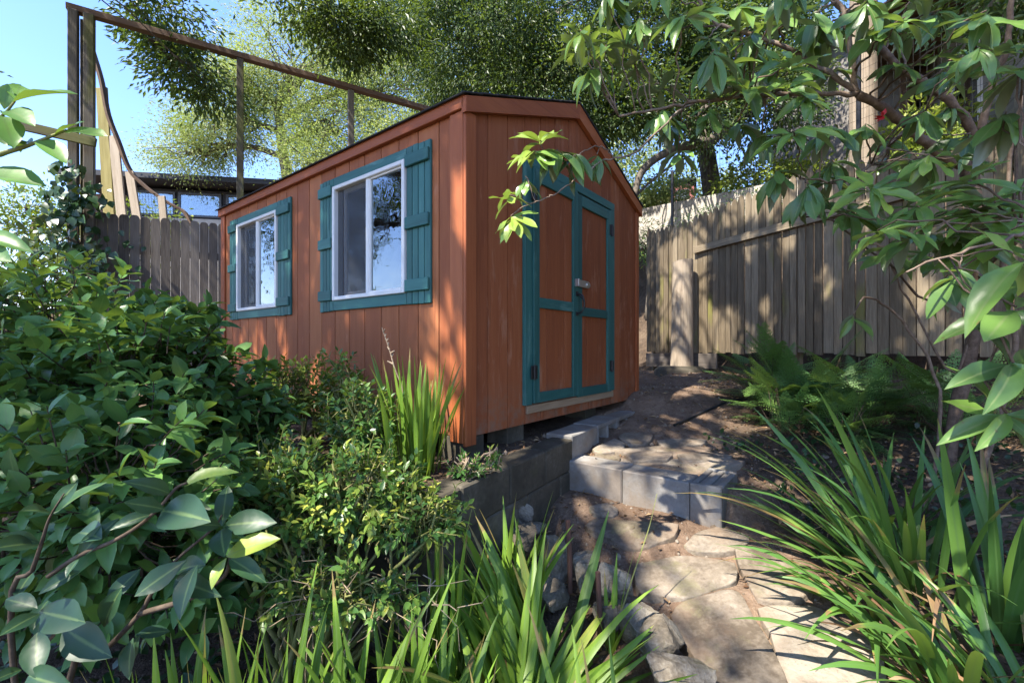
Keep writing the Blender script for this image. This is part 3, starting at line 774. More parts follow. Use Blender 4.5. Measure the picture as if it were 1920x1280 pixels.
def stake(px, y0, y1, Y, label):
    m = MB(); a = P(px, y0, Y); b = P(px + 4, y1, Y)
    tube(m, [a, (a + b) / 2 + np.array([.003, 0, 0]), b], [.0105, .0115, .011], 10); tag(m.build('iron_stake', M['rust']), label, 'stake', 'rusty iron stakes among the rocks')
stake(1065, 976, 1110, 2.0, 'rusty iron stake standing between the grey and the pitted brown rock')
stake(1121, 1072, 1215, 1.82, 'shorter dark rusty stake in front of the whitish pitted rock')
m = MB(); pp = [unproj(x, y, .012) for x, y in ((1264, 797), (1300, 781), (1335, 765), (1368, 752), (1400, 748))]
tube(m, smooth_path(pp, 4), .011, 8); tag(m.build('hose', M['hose']), 'black irrigation hose lying across the upper path towards the ferns', 'hose')
m = MB(); pp = [unproj(x, y, .014) for x, y in ((985, 940), (1000, 931), (1022, 922), (1040, 917))]
tube(m, smooth_path(pp, 4), .012, 8); tag(m.build('hose', M['hose']), 'short end of black hose at the foot of the retaining wall', 'hose')

# ------------------------------------------------------------------ fences
def dogear(mb, o, U, w, h, t, N, cut=.028, tint=None, pointed=False):
    if pointed: pts = [(0, 0), (w, 0), (w, h - .07), (w * .78, h - .022), (w * .5, h), (w * .22, h - .022), (0, h - .07)]
    else: pts = [(0, 0), (w, 0), (w, h - cut), (w * .86, h - cut * .25), (w * .68, h), (w * .32, h), (w * .14, h - cut * .25), (0, h - cut)]
    prism(mb, pts, o, U, np.array([0, 0, 1.]), t, tint, .0025)
def FP(s, z, off=0.0):
    q = FO + FD * s - FN * off; return np.array([q[0], q[1], z])
rf = thing('picket_fence', 'weathered brown picket fence with mossy pointed boards behind the ferns and stump', 'fence', FP(-1.4, -.1))
def kid(m, name, mat, root, **kw):
    o = m.build(name, mat, root, **kw); o.matrix_parent_inverse = Matrix.Translation(-Vector(root.location)) if root.rotation_euler.z == 0 else root.matrix_basis.inverted()
    return o
FU = np.array([*FD, 0.])
s = -1.55; k = 0
while s < 2.75:
    w = rng.uniform(.062, .088) if s < .9 else rng.uniform(.07, .10)
    ztop = 1.775 + .05 * math.sin(s * 2.1) + rng.uniform(-.035, .03) + (.05 if -.75 < s < .8 else 0)
    zb = -.10 + .06 * max(0, s) * .2 + rng.uniform(-.02, .02)
    tl = rng.normal(0, .006)
    m = MB(); dogear(m, FP(s, zb, rng.uniform(-.006, .006)), nrm(FU + np.array([0, 0, tl])), w, ztop - zb, .018, None, tint=rng.uniform(), pointed=True)
    kid(m, 'picket', M['oldfence'], rf)
    s += w + rng.uniform(.003, .014); k += 1
for (a, b, z0, z1, off, wd, th) in ((-.66, 1.75, 1.285, 1.37, .045, .088, .045), (-1.5, 2.75, .12, .16, -.045, .09, .04), (-1.5, 2.75, 1.42, 1.42, -.045, .09, .04)):
    m = MB(); bar(m, FP(a, z0, off), FP(b, z1, off), wd, th); kid(m, 'rail', M['oldfence'], rf)
m = MB(); bar(m, FP(-1.55, -.215, .02), FP(-.33, -.20, .02), .2, .03); kid(m, 'kickboard', M['fence'], rf)
for s in (-1.5, .6, 2.5):
    m = MB(); q = FP(s, 0, -.11); cbox(m, q[0] - .045, q[0] + .045, q[1] - .045, q[1] + .045, -.6, 1.62, .005); kid(m, 'fence_post', M['oldfence'], rf)

def LP(s, z, off=0.0):
    q = LO + LD * s - LN * off; return np.array([q[0], q[1], z])
lf = thing('board_fence', 'straight grey board fence with rounded tops beyond the far end of the shed', 'fence', LP(.1, -.6))
s = .12; LU = np.array([*LD, 0.])
while s < 2.6:
    w = .098; zt = 1.61 + .03 * s / 1.5 + rng.uniform(-.012, .012)
    m = MB(); dogear(m, LP(s, -.55), LU, w, zt + .55, .018, None, cut=.04, tint=rng.uniform()); kid(m, 'picket', M['fence'], lf); s += w + .004
for z in (-.2, 1.2):
    m = MB(); bar(m, LP(.1, z, -.045), LP(2.6, z, -.045), .09, .04); kid(m, 'rail', M['fence'], lf)

# tall frame over the grey fence
tf = thing('post_frame', 'tall frame of dark posts and one long top beam rising above the grey fence', 'frame', LP(0, -.5))
def post(s, off, w, d, z0, z1, name='post', mat='post'):
    m = MB(); q = LP(s, 0, off); Mx = mat4(np.array([q[0], q[1], 0]), LU, np.array([*LN, 0.]), np.array([0, 0, 1.]))
    cbox(m, -w / 2, w / 2, -d / 2, d / 2, z0, z1, .006, None, Mx, 2); kid(m, name, M[mat], tf)
post(.025, .05, .085, .10, -.9, 3.93); post(.165, .05, .095, .10, -.9, 3.93); post(.09, -.04, .05, .05, -.9, 3.9)
post(1.70, .02, .085, .085, -.6, 3.93); post(3.16, .02, .085, .085, -.6, 3.93); post(4.6, .02, .085, .085, -.6, 3.93)
m = MB(); bar(m, LP(-.04, 3.968, .02), LP(4.75, 3.978, .02), .072, .10); kid(m, 'beam', M['beam'], tf)
m = MB(); a = P(180, 268, 5.14); b = P(-60, 212, 4.75); bar(m, a, b, .10, .04); kid(m, 'rail', M['post'], tf)

# broken arched trellis behind
ar = thing('broken_trellis', 'broken leaning arch of mossy and pale slats with wire netting behind the tall double post', 'trellis', P(250, 420, 7.0) * np.array([1, 1, 0]))
YT = 7.0
m = MB(); path = smooth_path([P(x, y, YT + dy) for x, y, dy in ((172, 90, 0), (190, 150, 0), (203, 215, 0), (222, 265, .02), (243, 318, .05), (275, 352, .1), (318, 382, .15), (346, 398, .2), (362, 425, .2))], 4)
for a, b in zip(path[:-1], path[1:]): bar(m, a, b + nrm(b - a) * .006, .075, .04, up=(0, 1, 0), tint=.4)
kid(m, 'arch_rail', M['beam'], ar)
for (x0, y0, x1, y1, w, mt) in ((191, 165, 207, 440, .17, 'mossy'), (213, 255, 232, 440, .15, 'pale'), (243, 322, 262, 440, .13, 'pale'), (303, 368, 310, 440, .11, 'pale')):
    m = MB(); bar(m, P(x0, y0, YT + .05), P(x1, y1, YT + .05), w, .03, up=(1, 0, 0)); kid(m, 'slat', M[mt], ar)
m = MB(); ya = YT + .08
pth2 = np.array([(x, y) for x, y in ((190, 150), (203, 215), (222, 265), (243, 318), (275, 352), (318, 382), (346, 398))], float)
for k in range(26):
    x = 196 + k * 5.8; top = np.interp(x, pth2[:, 0], pth2[:, 1])
    if top < 418: tube(m, [P(x, top, ya), P(x + 5, 425, ya)], .0022, 3, cap=False)
for k in range(44):
    y = 190 + k * 5.4; x0 = 192 + (y - 150) * .07; x1 = np.interp(y, pth2[:, 1], pth2[:, 0])
    if x1 > x0 + 3: tube(m, [P(x0, y, ya), P(x1, y, ya)], .0022, 3, cap=False)
kid(m, 'netting', M['wire'], ar)

# stump of a pole
sp = thing('pole_stump', 'pale cut-off wooden pole standing in front of the picket fence', 'post', (2.27, 6.0, -.335))
m = MB(); zs = np.linspace(-.12, 1.46, 24); ang = np.arange(28) * 2 * math.pi / 28; V = []
for k, z in enumerate(zs):
    r = .142 - .012 * (z / 1.46) + .012 * math.exp(-max(z, 0) * 9) + .006 * fbm(np.cos(ang) * 2 + 5, np.sin(ang) * 2 + z * 1.5, 5, 3)
    zz = z + (.018 * np.cos(ang + 1) if k == len(zs) - 1 else 0)
    V.append(np.c_[r * np.cos(ang) + .012 * z, r * np.sin(ang), np.broadcast_to(zz, ang.shape)])
a = np.arange(28); b = (a + 1) % 28
fs = [np.c_[a + k * 28, b + k * 28, b + (k + 1) * 28, a + (k + 1) * 28] for k in range(23)] + [a + 23 * 28]
V = np.concatenate(V); m.add(V, fs, .62, np.c_[V[:, 2], V[:, 0], V[:, 1]] + 3.3); m.build('pole', M['pole'], sp)
m = MB(); V = []
for r, z in ((.36, -.12), (.34, .02), (.29, .055), (.15, .07)):
    rr = r * (1 + .25 * fbm(np.cos(ang) * 1.5 + 9, np.sin(ang) * 1.5, 8, 3)); V.append(np.c_[rr * np.cos(ang) - .02, rr * np.sin(ang) * .9, np.full(28, z)])
fs = [np.c_[a + k * 28, b + k * 28, b + (k + 1) * 28, a + (k + 1) * 28] for k in range(3)]
m.add(np.concatenate(V), fs, .5); m.build('footing', M['conc'], sp, smooth=True)

# wire mesh fence on the bank behind the pickets
wf = thing('wire_fence', 'tall thin wire mesh fence above and behind the weathered picket fence', 'fence', FP(-1.4, 0, -.22))
for s in (-1.27, 1.15, 3.3):
    m = MB(); q = FP(s, 0, -.22); tube(m, [(q[0], q[1], -.2), (q[0], q[1], 2.62 if s < 0 else 3.1)], .022, 8); kid(m, 'fence_post', M['black'], wf)
m = MB()
for k in range(96):
    s = -1.25 + k * .05; q = FP(s, 0, -.2); zt = 2.45 + .6 * sst(np.array(s), -1.2, -.3); tube(m, [(q[0], q[1], 1.0), (q[0], q[1], float(zt))], .0016, 3, cap=False)
for k in range(17):
    z = 1.3 + k * .10; tube(m, [FP(-1.25 if z < 2.45 else -.6, z, -.2), FP(3.5, z, -.2)], .0016, 3, cap=False)
kid(m, 'wire_mesh', M['wire'], wf)

# ------------------------------------------------------------------ buildings and pole beyond the garden
up = thing('utility_pole', 'thick mottled wooden utility pole rising beyond the picket fence', 'pole', (4.62, 5.9, 0))
m = MB(); zs = np.linspace(-.3, 9, 30); V = []
for z in zs:
    r = .165 - .004 * z + .01 * fbm(np.cos(ang) * 2 + 3, np.sin(ang) * 2 + z * 1.2, 15, 3); V.append(np.c_[r * np.cos(ang), r * np.sin(ang), np.full(28, z)])
fs = [np.c_[a + k * 28, b + k * 28, b + (k + 1) * 28, a + (k + 1) * 28] for k in range(29)] + [a + 29 * 28]
V = np.concatenate(V); m.add(V, fs, .5, np.c_[V[:, 2] * .5, V[:, 0], V[:, 1]]); m.build('shaft', M['pole'], up, smooth=True)
m = MB(); cbox(m, -1.1, 1.1, -.22, -.12, 7.9, 8.02, .006); m.build('crossarm', M['pole'], up)

HR = thing('clapboard_house', 'grey clapboard house with deep brown eaves high beyond the fence corner', 'house', (5.5, 4.2, 0), math.atan2(.873, .488))
# local x runs away from the camera along the visible wall, local y to the left; the wall face is at y = 0
def hpart(name, mat, boxes, parent=HR, c=.004, **kw):
    m = MB()
    for b in boxes: cbox(m, *b, c, **kw)
    return m.build(name, M[mat], parent)
zz = [1.0 + .19 * k for k in range(23)]
m = MB()
for z in zz:
    cbox(m, -4, 6.2, -.02, .012, z, z + .186, .003, rng.uniform(), None, 0)
cbox(m, -4, 6.2, -5, -.021, .2, 5.3, .01, .4, None, 0)
m.build('wall', M['siding'], HR)
hpart('corner_trim', 'siding', [(6.2, 6.24, -.1, .03, .6, 5.3)])
hw = hpart('window', 'white', [(2.5, 2.58, .012, .05, 3.1, 4.5), (3.62, 3.7, .012, .05, 3.1, 4.5), (2.58, 3.62, .012, .05, 3.1, 3.18), (2.58, 3.62, .012, .05, 4.42, 4.5)])
hpart('pane', 'glass', [(2.58, 3.62, .018, .024, 3.18, 4.42)], hw); hpart('blind', 'siding', [(2.58, 3.62, .0125, .015, 3.18, 4.42)], hw)
m = MB()
cbox(m, -4.4, 6.9, -.2, .95, 5.30, 5.36, .004, .3, None, 0)
for k in range(18): cbox(m, -4.2 + k * .61, -4.1 + k * .61, .02, .9, 5.17, 5.295, .004, .4, None, 1)
m.build('eave', M['eave'], HR)
hpart('gutter', 'eave', [(-4.4, 6.9, .96, 1.06, 5.24, 5.40)])
m = MB(); prism(m, [(1.06, 5.40), (-2.5, 7.3), (-6.0, 5.40)], np.array([-4.5, 0, 0]), (0, 1, 0), (0, 0, 1), 11.5, .3, .0); m.build('roof', M['shingle'], HR)

PB = thing('pale_outbuilding', 'pale grey building with battened wall between the utility pole and the grey house', 'building', (8.1, 9.0, 0), .55)
m = MB(); cbox(m, -.8, .6, 0, 2.4, .6, 6.4, .01)
for k in range(8): cbox(m, -.78 + k * .19, -.745 + k * .19, -.025, -.001, .8, 6.35, .003)
m.build('wall', M['siding'], PB)
m = MB(); cbox(m, -1.1, .9, -.4, 2.7, 6.41, 6.55, .02); m.build('roof', M['shingle'], PB)
m = MB(); cbox(m, -1.0, -.82, -.2, -.05, .6, 6.4, .01); m.build('corner_post', M['eave'], PB)

HL = thing('dark_house', 'dark modern house with a low roof and ribbon windows behind the grey fence', 'house', P(330, 640, 14.0) * np.array([1, 1, 0]), .16)
m = MB(); cbox(m, -1.35, 3.6, 0, 5, -.8, 4.88, .01); m.build('wall', M['darksiding'], HL)
m = MB(); cbox(m, -2.6, -1.352, .25, 5, -.8, 4.7, .01)
for r in range(28):
    for q in range(9): cbox(m, -2.6 + q * .139, -2.47 + q * .139, .23 + rng.uniform(-.004, .004), .249, .2 + r * .16, .352 + r * .16, .002)
m.build('shingle_wall', M['shakes'], HL)
m = MB(); cbox(m, -1.36, 3.61, -.02, -.001, -.8, 3.98, .003); m.build('white_wall', M['stucco'], HL)
m = MB(); cbox(m, -2.9, 4.1, -.75, 5.5, 4.98, 5.06, .01); cbox(m, -2.9, 4.1, -.78, -.752, 4.93, 5.09, .004); m.build('roof', M['darksiding'], HL)
for x0, x1 in ((-1.15, .0), (.08, 1.32), (1.45, 2.3), (2.42, 3.4)):
    m = MB()
    for b in ((x0, x0 + .07, 4.02, 4.78), (x1 - .07, x1, 4.02, 4.78), (x0 + .07, x1 - .07, 4.02, 4.09), (x0 + .07, x1 - .07, 4.71, 4.78)): cbox(m, b[0], b[1], -.05, -.001, b[2], b[3], .003)
    w_ = m.build('window', M['pvc'], HL); m = MB(); cbox(m, x0 + .07, x1 - .07, -.03, -.02, 4.09, 4.71, .001); m.build('pane', M['glass'], w_)

m = MB(); bar(m, np.array([2.5, 10.15, 2.55]), np.array([5.6, 7.65, 2.55]), .85, .22)
tag(m.build('terrace_wall', M['stucco']), 'low sunlit pale wall on the bank above the right-hand picket fence', 'wall')
RH = thing('red_house', 'tiny distant red house with one window on the sunlit bank', 'house', P(1279, 372, 17) * np.array([1, 1, 0]), -.4)
m = MB(); cbox(m, -.42, .42, 0, 1.5, 3.6, 6.0, .01); prism(m, [(-.42, 6.0), (.42, 6.0), (0, 6.2)], np.array([0, .012, 0]), (1, 0, 0), (0, 0, 1), .01, .5); m.build('wall', M['redhouse'], RH)
m = MB(); cbox(m, -.5, .5, -.1, 1.6, 6.205, 6.25, .01); m.build('roof', M['shingle'], RH)
m = MB(); cbox(m, -.22, .25, -.04, -.001, 5.55, 5.9, .005); m.build('window', M['pvc'], RH)
# ------------------------------------------------------------------ sun direction and light
S = nrm(np.array([-.43, -.375, .82]))

# chosen sun patches: leaves in the way are cut out of the carved crowns
def gap_open(p):
    """p (n,3): True where the sunbeam through p falls on a place chosen to be sunlit"""
    nL = np.array([-.6115, -.791, 0]); C0 = np.array([SC[0], SC[1], 0])
    t = ((p - C0) @ nL) / (S @ nL); q = p - t[:, None] * S
    dx = q[:, :2] - SC; ly = dx @ AD; lz = q[:, 2] - SZ
    hit = (t > 0) & (ly > -.3) & (ly < 3.7) & (lz > -.1) & (lz < 2.1)
    lit = (ly < .36 - .16 * (lz - .35)) & (lz < .95 + .15 * np.sin(ly * 20))
    lit |= (ly < .10) & (lz < 1.55)
    for (a, b, z0, z1) in ((1.5, 1.78, .0, .62), (2.0, 2.2, .1, .75), (2.45, 2.7, .2, .7), (1.0, 1.12, -.1, .35), (2.7, 3.3, 1.45, 1.6), (1.9, 2.05, 1.0, 1.3)):
        lit |= ((ly - (a + b) / 2) / (b - a) * 2) ** 2 + ((lz - (z0 + z1) / 2) / (z1 - z0) * 2) ** 2 < 1
    w = hit & lit
    # ground level (two heights: path level and the upper path)
    for zg, spots in ((-.95, ((1.05, 2.15, .17), (.70, 2.3, .13), (1.15, 1.85, .2), (1.0, 1.5, .22), (1.25, 1.55, .15), (.45, 2.75, .1), (.85, 2.62, .16), (.95, 2.35, .13), (1.3, 2.0, .15), (.8, 1.95, .14), (1.25, 1.3, .2), (1.0, 1.7, .15), (1.0, 1.2, .25), (-.25, 1.25, .25), (.2, 1.35, .28), (-.55, 1.35, .2), (-.1, 1.5, .40), (.2, 1.75, .22), (-.4, 1.2, .24), (.1, 1.1, .4), (-.72, 1.12, .12),
                              (.55, 1.75, .16), (1.7, 1.7, .15), (1.75, 2.2, .16))),
                      (-.6, ((.12, 2.55, .15), (-.02, 2.28, .13), (.3, 2.8, .1), (-.65, 1.75, .32), (-.5, 2.35, .22), (-.75, 2.3, .2), (-1.5, 3.0, .25), (.55, 3.15, .14), (.95, 3.65, .12), (1.25, 3.15, .16), (1.5, 3.8, .15), (1.5, 4.3, .17), (1.75, 4.8, .2), (2.0, 5.4, .18), (1.0, 3.0, .1), (1.35, 2.7, .12), (1.9, 4.6, .22), (-.25, 2.05, .12))),
                      (-.3, ((-.5, 2.34, .30), (-1.35, 2.8, .22), (2.0, 3.4, .28), (2.3, 3.3, .22), (-.75, 2.2, .15))),
                      (2.6, ((2.7, 10.0, .45), (3.4, 9.4, .45), (4.1, 8.85, .45), (4.8, 8.3, .45), (5.4, 7.8, .4))),
                      (1.15, ((.45, 1.95, .24), (.85, 1.9, .2), (1.2, 1.85, .26), (1.6, 1.75, .2), (2.0, 1.9, .22), (1.5, 2.2, .2))),
                      (.55, ((.06, 1.77, .2), (.0, 1.74, .14))),
                      (.2, ((-3.4, 3.2, .4), (-2.1, 2.15, .16), (-1.8, 1.95, .08), (-1.5, 2.1, .09), (-2.3, 1.8, .1), (-1.65, 2.35, .08), (-1.3, 1.9, .09))),
                      (-.35, ((-1.3, 1.35, .09), (-1.1, 1.55, .08), (-1.55, 1.4, .09), (-1.2, 1.8, .08), (-.95, 1.3, .07))),
                      (-.1, ((-1.9, 2.3, .14), (-1.6, 1.9, .12), (-2.3, 2.2, .2), (2.2, 5.9, .25)))):
        t = (p[:, 2] - zg) / S[2]; q = p - t[:, None] * S; off = hit | (t < 0)
        for x, y, r in spots:
            rr = r * 1.15 * (1 + .5 * np.sin(np.arctan2(q[:, 1] - y, q[:, 0] - x) * 3 + x * 9))
            w |= (~off) & ((q[:, 0] - x) ** 2 + (q[:, 1] - y) ** 2 < rr * rr)
    # the picket fence and the stump
    nF = np.array([-.881, -.473, 0]); t = ((p - np.array([2.81, 5.5, 0])) @ nF) / (S @ nF); q = p - t[:, None] * S
    s = (q[:, :2] - FO) @ FD; z = q[:, 2]
    fh = (t > 0) & (z > -.3) & (z < 1.9)
    w |= fh & (s > -1.3) & (s < -.45) & (z > .15) & (z < 1.5)
    w |= fh & (s > -.6) & (s < .0) & (z > -.2) & (z < .55)
    for a_, b_, r1, r2 in ((.3, .3, .16, .3), (.55, 1.1, .12, .18), (.95, .6, .12, .25), (1.3, 1.25, .1, .2), (.1, 1.15, .1, .2), (1.7, .5, .12, .2), (1.0, 1.5, .12, .1)):
        w |= fh & (((s - a_) / r1) ** 2 + ((z - b_) / r2) ** 2 < 1)
    w |= fh & (s > -.3) & (s < .7) & (z > 1.45)
    return w

# ------------------------------------------------------------------ plants: helpers
def twig(mb, a, b, r0, r1, sag=.0, n=5, sides=5, jit=.0):
    a = np.array(a, float); b = np.array(b, float); L = np.linalg.norm(b - a)
    t = np.linspace(0, 1, n + 1)[:, None]; p = a + (b - a) * t; p[:, 2] += sag * L * (np.sin(math.pi * t[:, 0]))
    if jit: p[1:-1] += rng.normal(0, jit * L, p[1:-1].shape)
    tube(mb, p, np.linspace(r0, r1, n + 1), sides, rng.uniform()); return p

CAM = [leaf_tpl(.27, 5, .28, .18, .48), leaf_tpl(.24, 5, .50, .30, .45), leaf_tpl(.29, 5, .12, -.05, .50, .12), leaf_tpl(.22, 5, .65, .42, .47, .08)]
BIG = [leaf_tpl(.24, 7, .34, .22, .50, .05), leaf_tpl(.21, 7, .60, .34, .46, .08), leaf_tpl(.23, 7, .22, .10, .53, .12)]
RHO = [leaf_tpl(.175, 7, .24, .20, .58, .10), leaf_tpl(.155, 7, .50, .34, .55, .16), leaf_tpl(.185, 7, .10, .04, .60, .22), leaf_tpl(.15, 7, .70, .50, .56, .10)]
SMALL = leaf_tpl(.24, 3, .25, .12, .42); LIT = leaf_tpl(.22, 2, .3, .1, .45)

def shoots(stem, leaf, tips, dirs, tpl, L, nl, lsize, tintf, stemr=.003, spread=1.0, droop=.2, upw=.6):
    """leafy shoots: a stem ending at each tip, leaves spiralling up it"""
    n = len(tips); A = []; X = []; U = []; Z = []; T = []
    for k in range(n):
        d = dirs[k]; tip = tips[k]; base = tip - d * L; 
        ctl = base + d * L * .5 + rng.normal(0, .06 * L, 3)
        tt = np.linspace(0, 1, 4)[:, None]; pts = (1 - tt) ** 2 * base + 2 * tt * (1 - tt) * ctl + tt * tt * tip
        tube(stem, pts, np.linspace(stemr, stemr * .5, 4), 4, rng.uniform(), cap=False)
        m = max(2, int(nl * rng.uniform(.7, 1.3))); ph = rng.uniform(0, 6.28); s1 = nrm(np.cross(d, rdir(1)[0])); s2 = np.cross(d, s1)
        tb = tintf(tip)
        for q in range(m):
            f = .25 + .75 * (q + rng.uniform(0, .5)) / m; an = ph + q * 2.4
            out = s1 * math.cos(an) + s2 * math.sin(an)
            ax = out * spread * (1.15 - .6 * f) + d * (.35 + .7 * f); ax[2] -= droop * rng.uniform(.2, 1.3)
            A.append(base + d * L * f); X.append(ax); U.append(d * .5 + np.array([0, 0, upw]) + rng.normal(0, .22, 3)); Z.append(lsize * rng.uniform(.7, 1.2) * (.8 + .3 * math.sin(f * 3)))
            T.append(tb + rng.normal(0, .12) + (.22 if q >= m - 2 and rng.uniform() < .3 else 0))
    leaves(leaf, tpl, np.array(A), np.array(X), np.array(U), np.array(Z), np.array(T))

def ell_tips(c, r, n, shell=.55, up=.35, keep=None):
    c = np.array(c, float); r = np.array(r, float)
    d = rdir(n * 3); rad = shell + (1.0 - shell) * rng.uniform(0, 1, (n * 3, 1)) ** .7
    lum = 1 + .28 * fbm(d[:, 0] * 2 + c[0] * 7, d[:, 1] * 2 + d[:, 2] * 2 + 4, 33, 3)[:, None] * 2
    p = c + d * rad * r * lum; dr = nrm(d / r * r.mean() + np.array([0, 0, up]) + rng.normal(0, .25, d.shape))
    ok = p[:, 2] > H(p[:, 0], p[:, 1], False) + .05
    if keep is not None: ok &= keep(p)
    idx = np.where(ok)[0][:n]; return p[idx], dr[idx]

def bush(name, label, cat, base, lobes, tpl, mat, stemmat, L, nl, lsize, group=None, stems=7, spread=1.0, droop=.2, tint0=.42, tvar=.12, up=.35, stemr=.012, keep=None):
    base = np.array([base[0], base[1], gz(base[0], base[1]) - .03])
    root = thing(name, label, cat, base, 0, group); sm = MB(); lm = MB(); off = base
    for (c, r, n) in lobes:
        tips, dirs = ell_tips(c, r, n, keep=keep, up=up); c = np.array(c, float)
        for k in range(max(2, int(stems * n / 120))):
            e = c + rdir(1, .3)[0] * np.array(r) * .55; st = base + np.append(rng.normal(0, .06, 2), 0)
            twig(sm, st, e, stemr, stemr * .35, rng.uniform(-.05, .12), 6, 6, .03)
        for k in rng.choice(len(tips), min(len(tips), 40), replace=False):
            twig(sm, c + (tips[k] - c) * .3 + rng.normal(0, .03, 3), tips[k] - dirs[k] * L, stemr * .3, .003, .05, 4, 4, .04)
        shoots(sm, lm, tips, dirs, tpl, L, nl, lsize, lambda p: tint0 + rng.normal(0, tvar), spread=spread, droop=droop)
    a = kid(sm, 'stems', M[stemmat], root, smooth=True); b = kid(lm, 'foliage', M[mat], root, smooth=True)
    return root

# ---- camellia bush, left
bush('camellia_bush', 'large glossy dark green camellia bush filling the left side in front of the grey fence', 'bush', (-1.75, 2.0),
     [((-1.62, 1.95, -.22), (.48, .46, .42), 290), ((-2.15, 2.15, .02), (.52, .45, .42), 200), ((-1.30, 1.42, -.52), (.48, .35, .40), 170), ((-1.36, 2.2, -.42), (.30, .3, .26), 100), ((-1.85, 1.75, -.45), (.5, .4, .5), 140), ((-1.72, 2.25, .12), (.22, .22, .17), 38), ((-1.15, 1.6, -.72), (.35, .3, .28), 90)],
     CAM, 'camellia', 'darktwig', .13, 7, .082, stems=7, spread=1.0, droop=.3, tint0=.42)
bush('camellia_bush', 'pale-leaved sunlit bush behind the camellia at the left edge below the double post', 'bush', (-3.7, 3.6),
     [((-3.55, 3.35, .35), (.55, .45, .45), 120), ((-3.2, 3.0, .10), (.45, .4, .4), 90)], SMALL, 'limeleaf', 'darktwig', .16, 9, .06, tint0=.5, tvar=.2, droop=.25)

# ---- broad-leaved shrub in the near left corner, leaf by leaf along arching stems
def L3(px, py, Y): return P(px, py, Y)
def hand_leaves(lm, lst, tpl):
    A = []; X = []; U = []; Z = []; T = []
    for (bx, by, tx, ty, Y, dY, tilt, tint) in lst:
        a = P(bx, by, Y); b = P(tx, ty, Y + dY); d = b - a
        A.append(a); X.append(d); U.append(np.array([tilt, -.9 + abs(tilt) * .4, .75])); Z.append(np.linalg.norm(d) * rng.uniform(.82, .98)); T.append(tint)
    leaves(lm, tpl, np.array(A), np.array(X), np.array(U), np.array(Z), np.array(T))
root = thing('broad_leaved_shrub', 'near shrub with large matte blue-green leaves and a bare brown stem at the lower left', 'shrub', (-.95, .92, gz(-.95, .92)))
sm = MB(); lm = MB()
b0 = np.array([-.95, .92, gz(-.95, .92) - .02])
st1 = smooth_path([b0, P(130, 1275, .9), P(200, 1215, .9), P(262, 1150, .9), P(285, 1110, .9), P(330, 1050, .9), P(400, 990, .9), P(416, 965, .9)], 4)
tube(sm, st1, np.linspace(.007, .0015, len(st1)), 7, .3)
st2 = smooth_path([b0, P(20, 1180, .85), P(60, 1070, .85), P(80, 1010, .84), P(93, 970, .84), P(120, 925, .84)], 4); tube(sm, st2, np.linspace(.006, .0012, len(st2)), 7, .5)
st3 = smooth_path([P(90, 1080, .86), P(150, 1040, .87), P(210, 1015, .88), P(260, 985, .88), P(300, 950, .88), P(330, 915, .88), P(350, 905, .88)], 4); tube(sm, st3, np.linspace(.005, .0025, len(st3)), 6, .6)
st4 = smooth_path([P(262, 1150, .9), P(330, 1130, .88), P(370, 1115, .86), P(420, 1080, .86), P(432, 1044, .86)], 3); tube(sm, st4, np.linspace(.006, .003, len(st4)), 6, .6)
HL_ = [(318, 925, 250, 895, .88, -.06, .3, .45), (345, 912, 438, 862, .88, .02, -.6, .85), (312, 955, 232, 938, .88, -.05, .3, .35), (305, 957, 380, 962, .87, -.1, .1, .4), (282, 965, 200, 985, .88, -.05, .3, .3), (320, 955, 392, 945, .88, -.03, -.2, .4),
 (416, 985, 425, 905, .9, .03, .2, .42), (420, 985, 522, 968, .9, -.03, -.2, .45), (414, 985, 350, 978, .9, -.06, .2, .38), (416, 992, 412, 1032, .9, -.08, .1, .35), (425, 1042, 528, 992, .86, .0, -.5, .96), (430, 1045, 495, 1083, .86, -.02, .3, .55), (425, 1045, 385, 1105, .86, -.05, -.3, .93),
 (350, 1050, 245, 1118, .87, -.05, .4, .42), (370, 1058, 318, 1162, .86, -.08, -.3, .47), (385, 1060, 300, 1060, .87, .02, .4, .4), (150, 1042, 210, 970, .87, .02, .5, .5), (150, 1045, 115, 1080, .87, -.04, -.2, .42), (95, 962, 52, 945, .84, -.05, .3, .3), (96, 962, 145, 895, .84, .0, .4, .4), (100, 965, 190, 890, .84, .06, -.4, .6),
 (75, 1018, 2, 1000, .84, -.04, .3, .45), (72, 1020, -20, 1015, .84, -.08, .3, .35), (70, 1140, 0, 1115, .83, .0, .5, .45), (75, 1145, 155, 1165, .84, -.05, -.2, .42), (75, 1150, 5, 1180, .82, -.06, .4, .4), (70, 1185, 62, 1265, .84, -.06, .3, .5), (62, 1180, 80, 1110, .85, .05, .2, .35),
 (255, 1190, 330, 1175, .9, .03, -.3, .38), (262, 1190, 215, 1270, .9, -.03, .4, .4), (250, 1195, 225, 1290, .88, -.05, -.3, .42), (230, 1100, 165, 1200, .88, -.03, .4, .45), (150, 1070, 60, 1110, .86, -.05, .4, .4), (40, 1255, -30, 1275, .8, -.05, .2, .45), (55, 1265, 110, 1290, .8, -.05, -.2, .45), (200, 1130, 260, 1060, .9, .03, .3, .35), (120, 1175, 190, 1230, .86, -.05, -.3, .4), (30, 1120, 60, 1060, .84, .05, .3, .45), (330, 1085, 395, 1110, .87, -.05, -.3, .45), (190, 1010, 130, 985, .87, .04, .3, .45)]
hand_leaves(lm, HL_, BIG)
kid(sm, 'stems', M['darktwig'], root, smooth=True); kid(lm, 'foliage', M['bigleaf'], root, smooth=True)
